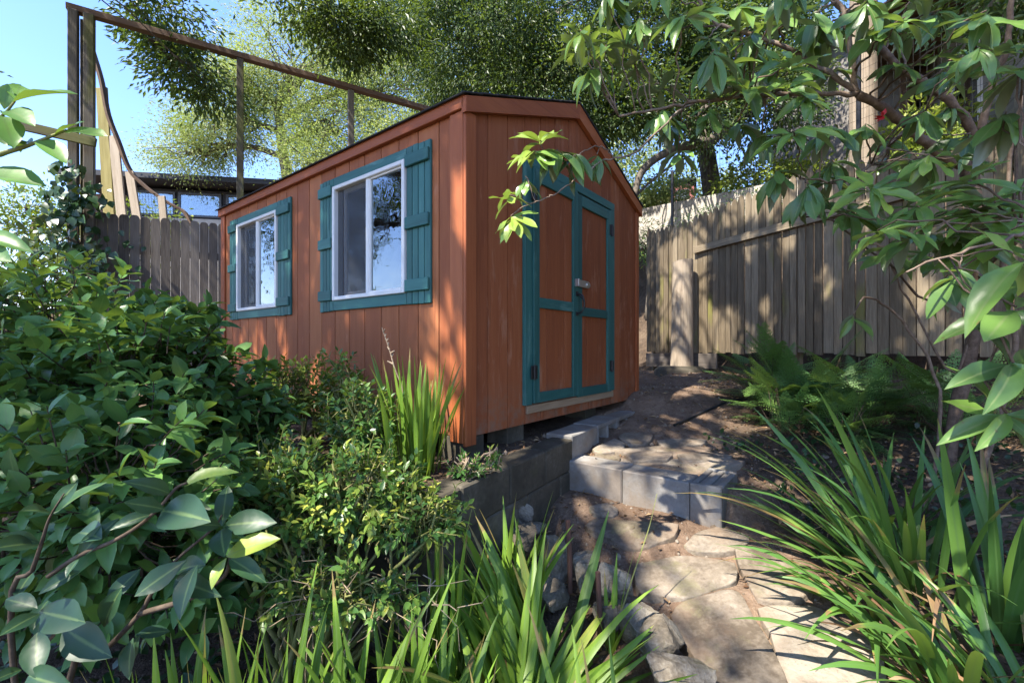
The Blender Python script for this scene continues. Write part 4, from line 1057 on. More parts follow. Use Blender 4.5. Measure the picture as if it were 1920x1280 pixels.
# ---- tall shoot crossing the sky at the upper left
root = thing('camellia_shoot', 'single leafy camellia shoot against the sky at the upper left edge', 'shrub', (-1.36, .95, gz(-1.36, .95)))
sm = MB(); lm = MB()
st = smooth_path([(-1.36, .95, gz(-1.36, .95) - .02), (-1.38, .97, -.5), (-1.32, .96, .1), P(-60, 320, .95), P(0, 290, .95), P(45, 276, .95), P(95, 256, .95), P(125, 244, .95)], 4)
tube(sm, st, np.linspace(.009, .002, len(st)), 6, .5)
st = smooth_path([P(-60, 320, .95), P(-20, 240, .95), P(10, 212, .95), P(28, 190, .95)], 4); tube(sm, st, np.linspace(.004, .002, len(st)), 6, .5)
hand_leaves(lm, [(25, 192, 128, 150, .95, .0, -.7, .5), (28, 188, 40, 145, .95, .05, .5, .75), (15, 208, 58, 216, .95, -.05, .2, .35), (8, 205, 14, 145, .95, .0, .6, .8), (5, 218, 25, 262, .95, -.05, .6, .7), (0, 245, 22, 272, .95, -.04, .2, .3),
 (97, 256, 162, 215, .95, .0, -.6, .72), (120, 246, 202, 246, .95, -.01, -.8, .86), (75, 262, 120, 290, .95, -.03, .4, .7), (60, 268, 18, 262, .95, .03, .4, .4), (-40, 330, 78, 322, .95, -.02, -.7, .7), (-10, 205, -5, 150, .95, .02, .4, .6), (-30, 445, 42, 450, .95, -.02, -.5, .6), (-40, 470, 10, 475, .95, -.05, -.3, .5)], BIG)
kid(sm, 'stems', M['gstem'], root, smooth=True); kid(lm, 'foliage', M['camellia'], root, smooth=True)

# ---- small-leaved shrubs by the shed
bush('small_leaved_shrub', 'yellow-green sunlit shrub at the foot of the shed wall beneath the far window', 'shrub', (-1.35, 2.95),
     [((-1.38, 2.85, -.25), (.32, .24, .22), 110), ((-1.05, 2.75, -.36), (.24, .2, .24), 60)], SMALL, 'limeleaf', 'gstem', .15, 9, .05, tint0=.35, tvar=.2, up=.6, droop=.3)
bush('small_leaved_shrub', 'fresh bluish green shrub beside the upright iris clump in front of the shed', 'shrub', (-.75, 2.2),
     [((-.74, 2.25, -.36), (.24, .2, .24), 100), ((-.95, 2.55, -.26), (.17, .15, .28), 50)], SMALL, 'nandina', 'gstem', .15, 9, .040, tint0=.38, tvar=.15, up=.6, droop=.3)
spr = bush('small_leaved_shrub', 'wide sprawling small-leaved shrub with bare twigs tumbling over the block wall', 'shrub', (-.72, 1.62),
     [((-.66, 1.78, -.57), (.44, .26, .24), 260), ((-.92, 1.70, -.70), (.36, .25, .28), 190), ((-.36, 1.68, -.64), (.24, .16, .15), 80), ((-.58, 1.5, -.82), (.34, .14, .13), 80), ((-1.0, 1.9, -.5), (.3, .2, .2), 80)], SMALL, 'nandina', 'gstem', .13, 9, .037, tint0=.6, tvar=.2, up=.3, droop=.3)
bush('small_leaved_shrub', 'small sprig of green leaves on the retaining wall right under the shed corner', 'shrub', (-.24, 2.2),
     [((-.22, 2.12, -.58), (.13, .1, .08), 30), ((-.08, 2.16, -.54), (.08, .07, .06), 9)], SMALL, 'nandina', 'twig', .10, 8, .033, tint0=.45, tvar=.15)
# bare twigs hanging from the sprawling shrub
m = MB()
for k in range(34):
    a = np.array([rng.uniform(-.75, -.24), rng.uniform(1.48, 1.6), rng.uniform(-.90, -.78)]); d = nrm(np.array([rng.normal(.1, .6), rng.normal(-.5, .3), rng.normal(-.3, .5)])); L = rng.uniform(.1, .3)
    twig(m, a, a + d * L, .0026, .0009, rng.uniform(-.15, .15), 5, 4, .05)
kid(m, 'bare_twigs', M['twig'], spr)

# ---- strap-leaved clumps
def clump(name, label, cat, base, n, L, w, lean, bend, mat, az=None, azs=None, group=None, rad=.06, tint=.5, tv=.18, stalks=(), dead=0, zoff=0.0):
    z = gz(base[0], base[1]) + zoff
    root = thing(name, label, cat, (base[0], base[1], z), 0, group); m = MB()
    for k in range(n):
        a = rng.uniform(0, 6.283) if az is None else rng.normal(az, azs)
        r = rad * math.sqrt(rng.uniform()); b = np.array([base[0] + r * math.cos(a + rng.normal(0, .6)), base[1] + r * math.sin(a + rng.normal(0, .6)), z - .02])
        blade(m, b, a, rng.uniform(*L), rng.uniform(*w) * (1.05 if mat == 'iris' else 1.1) * rng.uniform(.7, 1.1), rng.uniform(*lean), rng.uniform(*bend), 10, np.clip(rng.normal(tint, tv) + (.35 if rng.uniform() < .06 else 0), 0, .99), rng.normal(0, .55))
    kid(m, 'foliage', M[mat], root, smooth=True)
    if dead:
        m = MB()
        for k in range(dead):
            a = rng.uniform(0, 6.283); blade(m, np.array([base[0], base[1], z]) + np.append(rng.normal(0, rad * .7, 2), .0), a, rng.uniform(*L) * .6, rng.uniform(*w) * .6, rng.uniform(.6, 1.2), rng.uniform(.8, 1.8), 8, None, rng.normal(0, 1))
        kid(m, 'dead_leaves', M['dead'], root, smooth=True)
    return root
r_ = clump('iris_clump', 'upright sunlit iris clump with a dry flower stalk in front of the shed corner', 'iris', (-.50, 2.30), 60, (.40, .66), (.022, .034), (.02, .30), (.0, .4), 'iris', rad=.13, tint=.45, zoff=.02)
m = MB(); st = smooth_path([(-.52, 2.38, -.62), P(757, 740, 2.42), P(740, 690, 2.42), P(730, 655, 2.42), P(716, 614, 2.42)], 5); tube(m, st, np.linspace(.005, .0022, len(st)), 6, .7)
for k in range(9):
    q = st[-2 - k]; tube(m, [q, q + np.array([rng.normal(0, .012), rng.normal(0, .01), .015])], [.005, .003], 5, .8)
kid(m, 'flower_stalk', M['twig'], r_)
clump('iris_clump', 'dull narrow-leaved clump against the shed wall behind the bluish shrub', 'iris', (-.95, 2.78), 22, (.3, .5), (.016, .026), (.05, .5), (.2, .9), 'agap', rad=.10, tint=.3)
GI = 'bright green strap-leaved clumps along the bottom'
clump('iris_clump', 'bright green upright blades rising from the bottom edge, leftmost clump beside the broad-leaved shrub', 'iris', (-.80, 1.12), 52, (.42, .70), (.022, .034), (.0, .26), (.0, .4), 'iris', rad=.15, group=GI, tint=.45, dead=3)
clump('iris_clump', 'tall dense bright green blades at the bottom edge under the sprawling shrub', 'iris', (-.52, 1.12), 62, (.42, .74), (.022, .036), (.0, .40), (.0, .7), 'iris', rad=.16, group=GI, tint=.5, dead=5)
clump('iris_clump', 'loose green blades at the bottom edge left of the splayed clump', 'iris', (-.26, 1.22), 50, (.38, .66), (.020, .034), (.05, .6), (.2, 1.1), 'iris', rad=.15, group=GI, tint=.48, dead=4)
clump('iris_clump', 'narrow upright clump standing against the corner of the dark retaining wall', 'iris', (-.24, 1.62), 17, (.55, .82), (.020, .032), (.0, .12), (.0, .3), 'iris', rad=.05, group=GI, tint=.5)
clump('iris_clump', 'splayed clump of wide bright blades leaning left from the edging rocks', 'iris', (.16, 1.70), 36, (.46, .72), (.034, .048), (.30, 1.0), (.1, .5), 'iris', az=2.6, azs=.6, rad=.08, group=GI, tint=.62)
clump('iris_clump', 'bright blades standing behind the splayed clump beside the large rounded rock', 'iris', (-.04, 1.92), 12, (.42, .62), (.030, .042), (.05, .45), (.0, .5), 'iris', rad=.07, group=GI, tint=.6)
clump('iris_clump', 'low clump with long blades lying flat across the middle of the bottom', 'iris', (-.03, 1.42), 58, (.44, .72), (.030, .044), (.55, 1.25), (.3, .9), 'iris', rad=.13, group=GI, tint=.55, dead=4)
clump('iris_clump', 'broad bright green blades fanning up in front of the shaded brown rock', 'iris', (.04, 1.56), 34, (.38, .64), (.034, .048), (.15, .95), (.2, .8), 'iris', az=2.2, azs=.9, rad=.09, group=GI, tint=.66)
clump('iris_clump', 'lying green blades pointing right beneath the small dark rocks', 'iris', (.02, 1.52), 30, (.42, .60), (.030, .044), (.9, 1.25), (.1, .6), 'iris', az=.3, azs=.6, rad=.09, group=GI, tint=.55)
r_ = clump('iris_clump', 'small upright sprout with one tall seed stalk between the edging rocks', 'iris', (.395, 1.80), 7, (.20, .42), (.020, .030), (.05, .5), (.0, .5), 'iris', rad=.02, group=GI, tint=.55)
m = MB(); st = smooth_path([(.395, 1.80, -1.2), P(1170, 1130, 1.8), P(1200, 1040, 1.82), P(1218, 985, 1.85), P(1232, 925, 1.87)], 4); tube(m, st, np.linspace(.004, .0012, len(st)), 5, .5); kid(m, 'flower_stalk', M['gstem'], r_)
clump('iris_clump', 'green blades in front of the dark bottom rock, nearest the long pale flagstone', 'iris', (.25, 1.08), 13, (.42, .62), (.020, .030), (.0, .35), (.0, .5), 'iris', rad=.10, group=GI, tint=.5)
clump('iris_clump', 'green blades at the very bottom centre in front of the lying blades', 'iris', (-.02, 1.10), 40, (.34, .60), (.020, .032), (.0, .5), (.1, .7), 'iris', rad=.14, group=GI, tint=.48)
# agapanthus-like clumps, right
GA = 'dark strap-leaved clumps on the right'
clump('agapanthus_clump', 'big strap-leaved clump arching over the path from the middle of the right side', 'agapanthus', (1.62, 1.82), 52, (.55, .98), (.022, .036), (.25, 1.1), (.3, 1.4), 'agap', az=2.7, azs=1.0, rad=.13, group=GA, tint=.5, dead=10)
clump('agapanthus_clump', 'strap-leaved clump drooping over the brown flagstone at the bottom right', 'agapanthus', (1.40, 1.38), 36, (.5, .82), (.026, .040), (.3, 1.0), (.8, 1.8), 'agap', az=2.9, azs=1.1, rad=.10, group=GA, tint=.5, dead=12)
clump('agapanthus_clump', 'tall upright strap-leaved clump in front of the ferns', 'agapanthus', (1.90, 2.25), 26, (.45, .75), (.020, .032), (.1, .9), (.2, 1.1), 'agap', rad=.11, group=GA, tint=.42, dead=5)
clump('agapanthus_clump', 'strap-leaved clump with the widest upright blades, by the right edge', 'agapanthus', (1.72, 1.58), 20, (.55, .85), (.034, .050), (.02, .45), (.05, .8), 'agap', rad=.09, group=GA, tint=.5, dead=4)
clump('agapanthus_clump', 'dark strap-leaved clump in the bottom right corner', 'agapanthus', (1.52, 1.28), 28, (.4, .66), (.026, .040), (.3, 1.1), (.5, 1.5), 'agap', rad=.10, group=GA, tint=.38, dead=7)
clump('agapanthus_clump', 'small drooping strap-leaved clump between the bluish flagstone and the arching clump', 'agapanthus', (1.40, 1.72), 18, (.35, .62), (.020, .030), (.5, 1.1), (.7, 1.6), 'agap', az=3.2, azs=.9, rad=.07, group=GA, tint=.5, dead=6)

# ---- ferns
def frond_tpl(np_=10, seed=0):
    r = np.random.default_rng(seed); V = []; Fq = []; n = 0
    for k in range(np_):
        f = (k + 1.5) / (np_ + 1.5); ln = (.36 * (1 - f) + .03) * min(1, .6 + 2.2 * f) * r.uniform(.88, 1.1)
        for sgn in (-1, 1):
            y0 = f + .018 * sgn + r.normal(0, .006); dx = np.array([sgn * .92, .40, 0]); dx /= np.linalg.norm(dx); pz = np.array([-dx[1] * sgn, dx[0] * sgn, 0])
            m = max(4, int(ln * 26))
            for q in range(m):
                u = (q + .4) / m; c = np.array([0, y0, -.10 * f * f]) + dx * ln * u + np.array([0, 0, -.12 * ln * u * u * 3])
                lw = (.055 + ln * .06) * (1.08 - u) * r.uniform(.7, 1.25) + .006; hw = ln / m * .62
                for s2 in (-1, 1):
                    tip = c + pz * s2 * lw + dx * lw * .55 + np.array([0, 0, r.normal(0, .004)]); V += [c - dx * hw * .5, c + dx * hw + pz * s2 * lw * .3, tip, c - dx * hw * .2 + pz * s2 * lw * .55]
                    Fq.append([n, n + 1, n + 2, n + 3] if s2 * sgn < 0 else [n, n + 3, n + 2, n + 1]); n += 4
    V += [(-.004, 0, 0), (.004, 0, 0), (.002, 1, -.11), (-.002, 1, -.11)]; Fq.append([n, n + 1, n + 2, n + 3])
    return np.array(V, float), [np.array(Fq)], np.zeros(len(V))
FT = [frond_tpl(11, k) for k in range(5)]
def fern(x, y, n, L, label, tint=.5, dead=6):
    z = gz(x, y); root = thing('fern', label, 'fern', (x, y, z), 0, 'ferns in front of the picket fence'); m = MB(); st = MB(); dm = MB()
    for k in range(n + dead):
        a = rng.uniform(0, 6.283); r = .09 * math.sqrt(rng.uniform()); b = np.array([x + r * math.cos(a), y + r * math.sin(a), z]); el = rng.uniform(.3, 1.35)
        hh = rng.uniform(.02, .34) if k < n else 0
        d = np.array([math.cos(a) * math.cos(el), math.sin(a) * math.cos(el), math.sin(el)]); s_ = L * rng.uniform(.7, 1.1)
        q = b + d * hh * .8 + np.array([0, 0, hh * .5])
        d2 = nrm(d + np.array([0, 0, -.45 if k < n else -1.4])); up = np.array([[-math.cos(a) * .4, -math.sin(a) * .4, 1.]])
        leaves(m if k < n else dm, FT[k % 5], q[None], d2[None], up, np.array([s_ * 1.05]), np.array([np.clip(rng.normal(tint, .2), 0, .95)]))
        tube(st, [b, (b + q) / 2 + d * .02, q], [.003, .0025, .002], 4, .5, False)
    kid(m, 'fronds', M['fern'], root); kid(st, 'stems', M['darktwig'], root)
    if dead: kid(dm, 'dead_fronds', M['deadfern'], root)
for x, y, n, L, lb, t in ((2.12, 3.45, 46, .34, 'bright feathery fern nearest the path and hose', .55), (2.35, 3.22, 48, .38, 'bushy fern with brown dead fronds beneath, behind the arching strap leaves', .5), (2.42, 3.75, 44, .46, 'tall dark fern close to the picket fence, behind the bushy one', .38),
                          (2.70, 3.35, 40, .42, 'dark fern below the bare rhododendron stems', .36), (2.25, 3.95, 36, .38, 'fern at the back left of the group, close to the pole stump', .45), (2.95, 3.0, 34, .38, 'shaded fern at the right end of the group', .33)):
    fern(x, y, n, L, lb, t)

# ---- rhododendron tree arching in from the right
root = thing('rhododendron', 'large rhododendron with bare brown limbs arching over the path from the right', 'tree', (2.42, 2.5, gz(2.42, 2.5)))
sm = MB(); SK = []
def limb(pts, r0, r1, nn=5, sides=9):
    p = smooth_path(pts, nn, .004); r = .78 * np.linspace(r0, r1, len(p)) * (1 + .10 * np.sin(np.arange(len(p)) * 2.1)); tube(sm, p, r, sides, rng.uniform()); SK.extend(list(zip(p, r))); return p
Yt = 2.3
limb([(2.42, 2.5, gz(2.42, 2.5) - .05), (2.44, 2.48, -.45), P(1838, 560, 2.38), P(1830, 440, 2.34), P(1822, 350, 2.32), P(1812, 310, 2.3)], .042, .040)
limb([P(1812, 312, 2.3), P(1757, 283, 2.22), P(1709, 244, 2.15), P(1661, 206, 2.08), P(1608, 175, 2.0)], .034, .022)
limb([P(1608, 175, 2.0), P(1517, 176, 1.98), P(1412, 180, 1.97), P(1306, 191, 1.96), P(1240, 205, 1.96), P(1160, 218, 1.95)], .014, .006)
limb([P(1608, 175, 2.0), P(1537, 127, 2.05), P(1460, 84, 2.1), P(1364, 53, 2.15), P(1330, 30, 2.2), P(1290, -30, 2.25)], .016, .008)
limb([P(1606, 172, 2.0), P(1594, 72, 2.0), P(1580, 25, 2.0), P(1560, -40, 2.0)], .014, .010)
limb([P(1812, 312, 2.3), P(1822, 250, 2.25), P(1766, 177, 2.2), P(1695, 134, 2.15), P(1637, 77, 2.1), P(1594, 29, 2.08), P(1545, -20, 2.05)], .030, .015)
limb([P(1822, 340, 2.3), P(1850, 200, 2.2), P(1885, 90, 2.1), P(1900, -40, 2.0)], .024, .012)
limb([P(1306, 191, 1.96), P(1258, 220, 1.93), P(1192, 287, 1.88), P(1144, 297, 1.85), P(1100, 318, 1.8), P(1052, 358, 1.77), P(1025, 372, 1.75), P(994, 382, 1.74)], .006, .0028)
limb([P(1150, 296, 1.85), P(1128, 275, 1.83), P(1095, 283, 1.81), P(1065, 295, 1.8), P(1020, 286, 1.78)], .004, .0025)
limb([P(1700, 240, 2.14), P(1640, 300, 1.95), P(1590, 340, 1.9), P(1500, 335, 1.85)], .010, .005)
limb([P(1825, 480, 2.36), P(1740, 560, 2.3), P(1660, 490, 2.1), P(1560, 415, 1.95), P(1502, 405, 1.9)], .009, .004)
limb([P(1835, 560, 2.38), P(1790, 700, 2.45), P(1700, 560, 2.5), P(1660, 470, 2.4)], .010, .005)
limb([P(1835, 520, 2.38), P(1880, 470, 1.9), P(1920, 435, 1.5), P(1960, 420, 1.3), P(1900, 445, 1.2), P(1800, 470, 1.12), P(1700, 510, 1.1)], .012, .003)
limb([(2.3, 2.45, gz(2.3, 2.45)), P(1760, 730, 2.4), P(1690, 600, 2.4), P(1630, 560, 2.3), P(1600, 590, 2.2)], .012, .005)
limb([(2.5, 2.4, gz(2.5, 2.4)), P(1900, 680, 2.2), P(1880, 500, 2.1), P(1895, 300, 2.0), P(1915, 180, 1.9)], .018, .007)
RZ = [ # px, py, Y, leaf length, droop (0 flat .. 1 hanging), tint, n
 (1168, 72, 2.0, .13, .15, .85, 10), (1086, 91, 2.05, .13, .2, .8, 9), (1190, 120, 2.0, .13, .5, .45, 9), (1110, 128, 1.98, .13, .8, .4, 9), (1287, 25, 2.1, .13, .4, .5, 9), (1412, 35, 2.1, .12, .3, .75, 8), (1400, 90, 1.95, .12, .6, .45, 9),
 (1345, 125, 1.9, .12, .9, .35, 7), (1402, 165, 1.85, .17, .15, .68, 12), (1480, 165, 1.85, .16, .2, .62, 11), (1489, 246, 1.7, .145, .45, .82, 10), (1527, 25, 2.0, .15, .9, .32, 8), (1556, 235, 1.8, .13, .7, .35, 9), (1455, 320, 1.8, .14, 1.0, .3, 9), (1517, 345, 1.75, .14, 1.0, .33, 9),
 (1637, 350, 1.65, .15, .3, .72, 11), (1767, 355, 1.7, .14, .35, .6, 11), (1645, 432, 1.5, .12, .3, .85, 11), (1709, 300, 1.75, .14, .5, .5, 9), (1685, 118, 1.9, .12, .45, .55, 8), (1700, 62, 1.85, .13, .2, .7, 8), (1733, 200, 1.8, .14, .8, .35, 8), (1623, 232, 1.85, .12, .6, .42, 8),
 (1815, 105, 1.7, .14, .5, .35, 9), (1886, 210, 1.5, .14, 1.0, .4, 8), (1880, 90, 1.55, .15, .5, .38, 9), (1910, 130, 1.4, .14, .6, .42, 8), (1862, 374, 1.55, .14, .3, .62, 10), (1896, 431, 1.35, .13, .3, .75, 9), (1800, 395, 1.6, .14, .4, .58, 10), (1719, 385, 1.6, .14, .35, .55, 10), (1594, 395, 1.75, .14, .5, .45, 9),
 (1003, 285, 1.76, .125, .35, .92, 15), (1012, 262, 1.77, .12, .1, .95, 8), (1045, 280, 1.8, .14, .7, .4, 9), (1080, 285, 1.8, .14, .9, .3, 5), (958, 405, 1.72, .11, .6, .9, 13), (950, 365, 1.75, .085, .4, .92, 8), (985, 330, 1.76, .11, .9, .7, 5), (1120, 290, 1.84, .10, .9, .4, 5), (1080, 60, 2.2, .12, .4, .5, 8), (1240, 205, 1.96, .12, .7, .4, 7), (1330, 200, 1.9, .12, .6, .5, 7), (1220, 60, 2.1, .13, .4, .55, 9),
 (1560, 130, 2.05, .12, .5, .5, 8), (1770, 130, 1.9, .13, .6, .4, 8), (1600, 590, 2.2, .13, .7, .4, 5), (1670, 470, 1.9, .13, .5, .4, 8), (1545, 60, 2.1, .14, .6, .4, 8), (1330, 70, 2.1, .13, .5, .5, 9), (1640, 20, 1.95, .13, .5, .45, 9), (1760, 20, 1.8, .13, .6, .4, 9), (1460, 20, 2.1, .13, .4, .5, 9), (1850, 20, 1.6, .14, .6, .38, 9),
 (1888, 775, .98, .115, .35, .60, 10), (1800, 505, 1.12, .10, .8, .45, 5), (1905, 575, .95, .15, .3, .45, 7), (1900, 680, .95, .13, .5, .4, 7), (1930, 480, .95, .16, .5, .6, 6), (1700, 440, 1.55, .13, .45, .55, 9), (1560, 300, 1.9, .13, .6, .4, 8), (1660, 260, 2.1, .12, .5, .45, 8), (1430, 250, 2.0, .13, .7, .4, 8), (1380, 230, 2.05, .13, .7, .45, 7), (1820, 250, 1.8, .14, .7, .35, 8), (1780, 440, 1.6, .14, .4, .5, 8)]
rr_ = np.random.default_rng(77)
while len(RZ) < 122:      # the rest of the leafy ends that fill the arch
    px, py = rr_.uniform(1060, 1960), rr_.uniform(-60, 520)
    if px < 1230 and py > 130: continue
    if px < 1500 and py > 285: continue
    if px < 1700 and py > 430: continue
    if 1590 < px < 1640 and 30 < py < 240 and rr_.uniform() < .7: continue
    if px > 1670 and py < 260 and rr_.uniform() < .6: continue
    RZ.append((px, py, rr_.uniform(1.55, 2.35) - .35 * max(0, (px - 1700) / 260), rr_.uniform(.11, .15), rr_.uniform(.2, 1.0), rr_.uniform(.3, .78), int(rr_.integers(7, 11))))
lm = MB(); tw = sm; skp = np.array([q for q, _ in SK])
A = []; X = []; U = []; Z = []; T = []
for (px, py, Y, L, dr, tint, n_) in RZ:
    c = P(px, py, Y); dd_ = np.linalg.norm(skp - c, axis=1); j = int(np.argmin(dd_ + .25 * np.maximum(0, c[0] - skp[:, 0] + .02))); b = skp[j]
    if np.linalg.norm(c - b) > .02: twig(tw, b, c, min(.006, SK[j][1] * .6), .0028, .06, 6, 5, .03)
    ax0 = nrm(c - b + np.array([-.02, -.05, .06])) if np.linalg.norm(c - b) > .02 else np.array([-.5, -.3, .6])
    ax0 = nrm(ax0 * .5 + np.array([0, -.15, .8])); s1 = nrm(np.cross(ax0, [.3, 1, .1])); s2 = np.cross(ax0, s1); ph = rng.uniform(0, 6.28)
    for q in range(n_):
        an = ph + q * 6.283 / n_ * 1.02 + rng.normal(0, .2); out = s1 * math.cos(an) + s2 * math.sin(an)
        ax = out + ax0 * (rng.uniform(.0, .8) if dr < .6 else rng.uniform(-.3, .3)) + np.array([0, 0, -1.0]) * dr * rng.uniform(.5, 1.6)
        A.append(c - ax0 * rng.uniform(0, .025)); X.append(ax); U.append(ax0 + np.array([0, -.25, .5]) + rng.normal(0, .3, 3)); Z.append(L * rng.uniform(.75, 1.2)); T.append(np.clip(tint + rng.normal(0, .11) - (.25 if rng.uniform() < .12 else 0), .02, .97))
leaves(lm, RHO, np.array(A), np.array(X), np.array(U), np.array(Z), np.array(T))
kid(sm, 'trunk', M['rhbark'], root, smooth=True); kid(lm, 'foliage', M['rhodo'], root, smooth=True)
m = MB(); c = P(1656, 218, 2.0)
A = rdir(9, .4) ; leaves(m, LIT, np.repeat(c[None], 9, 0), A, rdir(9), np.full(9, .035), np.full(9, .5)); kid(m, 'flower', M['flower'], root)

# ---- ivy on the double post
root = thing('ivy', 'dark glossy ivy climbing the lower part of the tall double post', 'ivy', LP(0, -.5, .1))
lm = MB(); sm = MB(); A = []; U = []; X = []
for k in range(420):
    s = rng.normal(.1, .22); z = rng.uniform(.55, 1.75) if rng.uniform() < .8 else rng.uniform(1.6, 2.1); wd = .16 + .22 * (1.9 - z); s = .05 + rng.normal(0, wd * .7); off = .14 + rng.uniform(0, .22)
    q = LP(s, z, off); A.append(q); X.append([rng.normal(.1, .6), rng.normal(-.2, .4), -1]); U.append([rng.normal(0, .4), -1, .5])
leaves(lm, leaf_tpl(.42, 3, .2, .15, .35), np.array(A), np.array(X), np.array(U), rng.uniform(.06, .13, len(A)), rng.normal(.45, .2, len(A)))
for k in range(7): twig(sm, LP(rng.normal(.05, .15), -.55, .12), LP(rng.normal(.05, .12), rng.uniform(1.3, 2.1), .13), .008, .003, .02, 8, 5, .02)
kid(sm, 'stems', M['darktwig'], root); kid(lm, 'foliage', M['ivy'], root, smooth=True)

# ------------------------------------------------------------------ trees
def tree(name, label, cat, base, trunk, lobes, tpl, leafmat, barkmat, lsize, per, clump=.22, r0=.16, group=None, dens=1.0, hang=0.0, carve=False, flat=.6, tint0=.5, tv=.18, limbs=3):
    """lobes: (centre, radii, n clumps); each clump is a spray of leaves round a twig end"""
    base = np.array([base[0], base[1], gz(base[0], base[1]) - .1]); root = thing(name, label, cat, base, 0, group)
    bm_ = MB(); lm = MB(); tp = smooth_path([base] + [np.array(t, float) for t in trunk], 5, .01)
    tube(bm_, tp, np.linspace(r0, r0 * .45, len(tp)), 10, .5)
    for lo_ in lobes:
        c, r, n = lo_[:3]; ls_ = lo_[3] if len(lo_) > 3 else 1.0
        c = np.array(c, float); r = np.array(r, float)
        j = int(np.argmin(np.linalg.norm(tp - c, axis=1) + .3 * np.maximum(0, tp[:, 2] - c[2] + .2))); b = tp[j]
        main = smooth_path([b, b + (c - b) * .45 + np.array([0, 0, .12 * np.linalg.norm(c - b)]), c], 5, .02); tube(bm_, main, np.linspace(r0 * .42, r0 * .12, len(main)) * ls_, 7, .5)
        d = rdir(n); rad = rng.uniform(.35, 1.0, (n, 1)) ** .6; k_ = 1 + .5 * fbm(d[:, 0] * 2.2 + c[0], d[:, 1] * 2.2 + d[:, 2] * 1.7 + c[2], 41, 3)[:, None]
        tips = c + d * r * rad * k_
        if carve:
            keep = ~gap_open(tips); tips = tips[keep]; d = d[keep]
        for q in rng.choice(len(tips), min(len(tips), int(limbs * 6)), replace=False):
            twig(bm_, main[rng.integers(3 if ls_ == 1 else len(main) - 2, len(main))], tips[q], r0 * .11 * ls_, r0 * .03 * ls_, .06, 6, 5, .03)
        n2 = len(tips); pos = np.repeat(tips, per, 0); dd_ = np.repeat(d, per, 0)
        o = rng.normal(0, clump, pos.shape) * np.array([1, 1, flat]); pos = pos + o
        if hang: pos[:, 2] -= hang * rng.uniform(0, 1, len(pos)) ** 1.5
        ax = nrm(dd_ * .5 + nrm(o) * .6 + rng.normal(0, .4, pos.shape) + np.array([0, 0, -.25 - 1.6 * hang]))
        tn = np.repeat(np.clip(rng.normal(tint0, tv, n2), 0, 1), per) + rng.normal(0, .12, len(pos))
        if carve:
            kp = ~gap_open(pos); pos, ax, tn = pos[kp], ax[kp], tn[kp]
        leaves(lm, tpl, pos, ax, rdir(len(pos), .6), lsize * rng.uniform(.6, 1.3, len(pos)), tn)
    kid(bm_, 'trunk', M[barkmat], root, smooth=True); kid(lm, 'crown', M[leafmat], root)
    return root
# overhead tree: trunk stands left of the picture, its hanging sprays come in along the top
OVER = [((x + .3 * math.sin(y * 3), y + .3 * math.sin(x * 2), 5.75 + .3 * math.sin(x * 1.7 + y)), (1.15, 1.15, .6), 120) for x in (-5.2, -3.7, -2.2, -.7, .7) for y in (-1.6, -.2, 1.2, 2.6, 4.0) if not (x > 0 and y < 1) and not (x < -4 and y < -1) and not (y > 3 and x < -3)] + [((-4.6, -2.4, 5.7), (1.1, 1.1, .6), 110), ((-3.3, -2.7, 5.7), (1.1, 1.1, .6), 110), ((-5.9, -1.0, 5.7), (1.1, 1.1, .6), 110), ((-4.9, -.6, 6.1), (1.1, 1.1, .5), 90)]  # unseen canopy lobes added to put the garden in dappled shade
tree('shade_tree', 'dark weeping tree with hanging sprays at the top left and an added unseen canopy for shade', 'tree', (-6.4, 1.6), [(-6.3, 1.6, 1.5), (-5.8, 1.5, 3.2), (-4.6, 1.4, 4.6), (-2.6, 1.2, 5.4), (-.8, 1.3, 5.9)],
     OVER + [((-5.0, 4.6, 5.6), (1.6, 1.4, .9), 110), ((-8.0, 4.4, 2.3), (1.0, 1.3, 1.0), 70), ((-7.8, 3.0, 3.6), (1.0, 1.1, .8), 60), ((-7.9, 5.6, 3.4), (.8, .8, .8), 40),  # low lobes far left, out of view, added for the window reflections
      ((-4.9, 6.3, 4.3), (.45, .4, .2), 22, .22), ((-4.6, 6.3, 3.85), (.46, .4, .30), 17, .22), ((-4.2, 6.3, 3.6), (.32, .3, .22), 9, .22), ((-3.1, 6.3, 4.9), (.9, .6, .35), 22, .22), ((-2.45, 6.6, 4.65), (.45, .5, .40), 36, .22), ((-1.9, 6.8, 4.9), (.5, .5, .3), 26, .22), ((-4.9, 6.3, 4.75), (.6, .5, .2), 18, .22)],
     OVAL, 'darkleaf', 'bark', .10, 70, clump=.16, r0=.2, hang=.16, carve=True, tint0=.42, limbs=3)
tree('oak_tree', 'sunlit yellow-green tree with pale bare limbs behind the dark house', 'tree', (-6.0, 13.5), [(-6.4, 13.4, 3.5), (-6.7, 13.3, 5.2), (-6.9, 13.2, 7.0)],
     [((-6.2, 12.9, 8.0), (2.0, 1.8, 1.5), 130), ((-8.6, 13.0, 6.3), (1.3, 1.2, .8), 80), ((-9.6, 13.2, 5.6), (1.0, 1.0, .6), 45), ((-7.7, 13.0, 7.4), (1.1, 1.2, .8), 60), ((-5.0, 13.0, 6.2), (1.6, 1.5, 1.4), 110), ((-3.2, 13.0, 7.2), (1.9, 1.6, 1.6), 120), ((-4.2, 13.4, 9.2), (2.0, 1.6, 1.3), 100), ((-5.2, 12.4, 5.0), (1.2, 1.1, .8), 60), ((-2.6, 12.6, 5.2), (1.7, 1.5, 1.4), 100)],
     DIAM, 'oak', 'bark', .075, 150, clump=.26, r0=.24, tint0=.5, tv=.22, flat=.8, limbs=7)
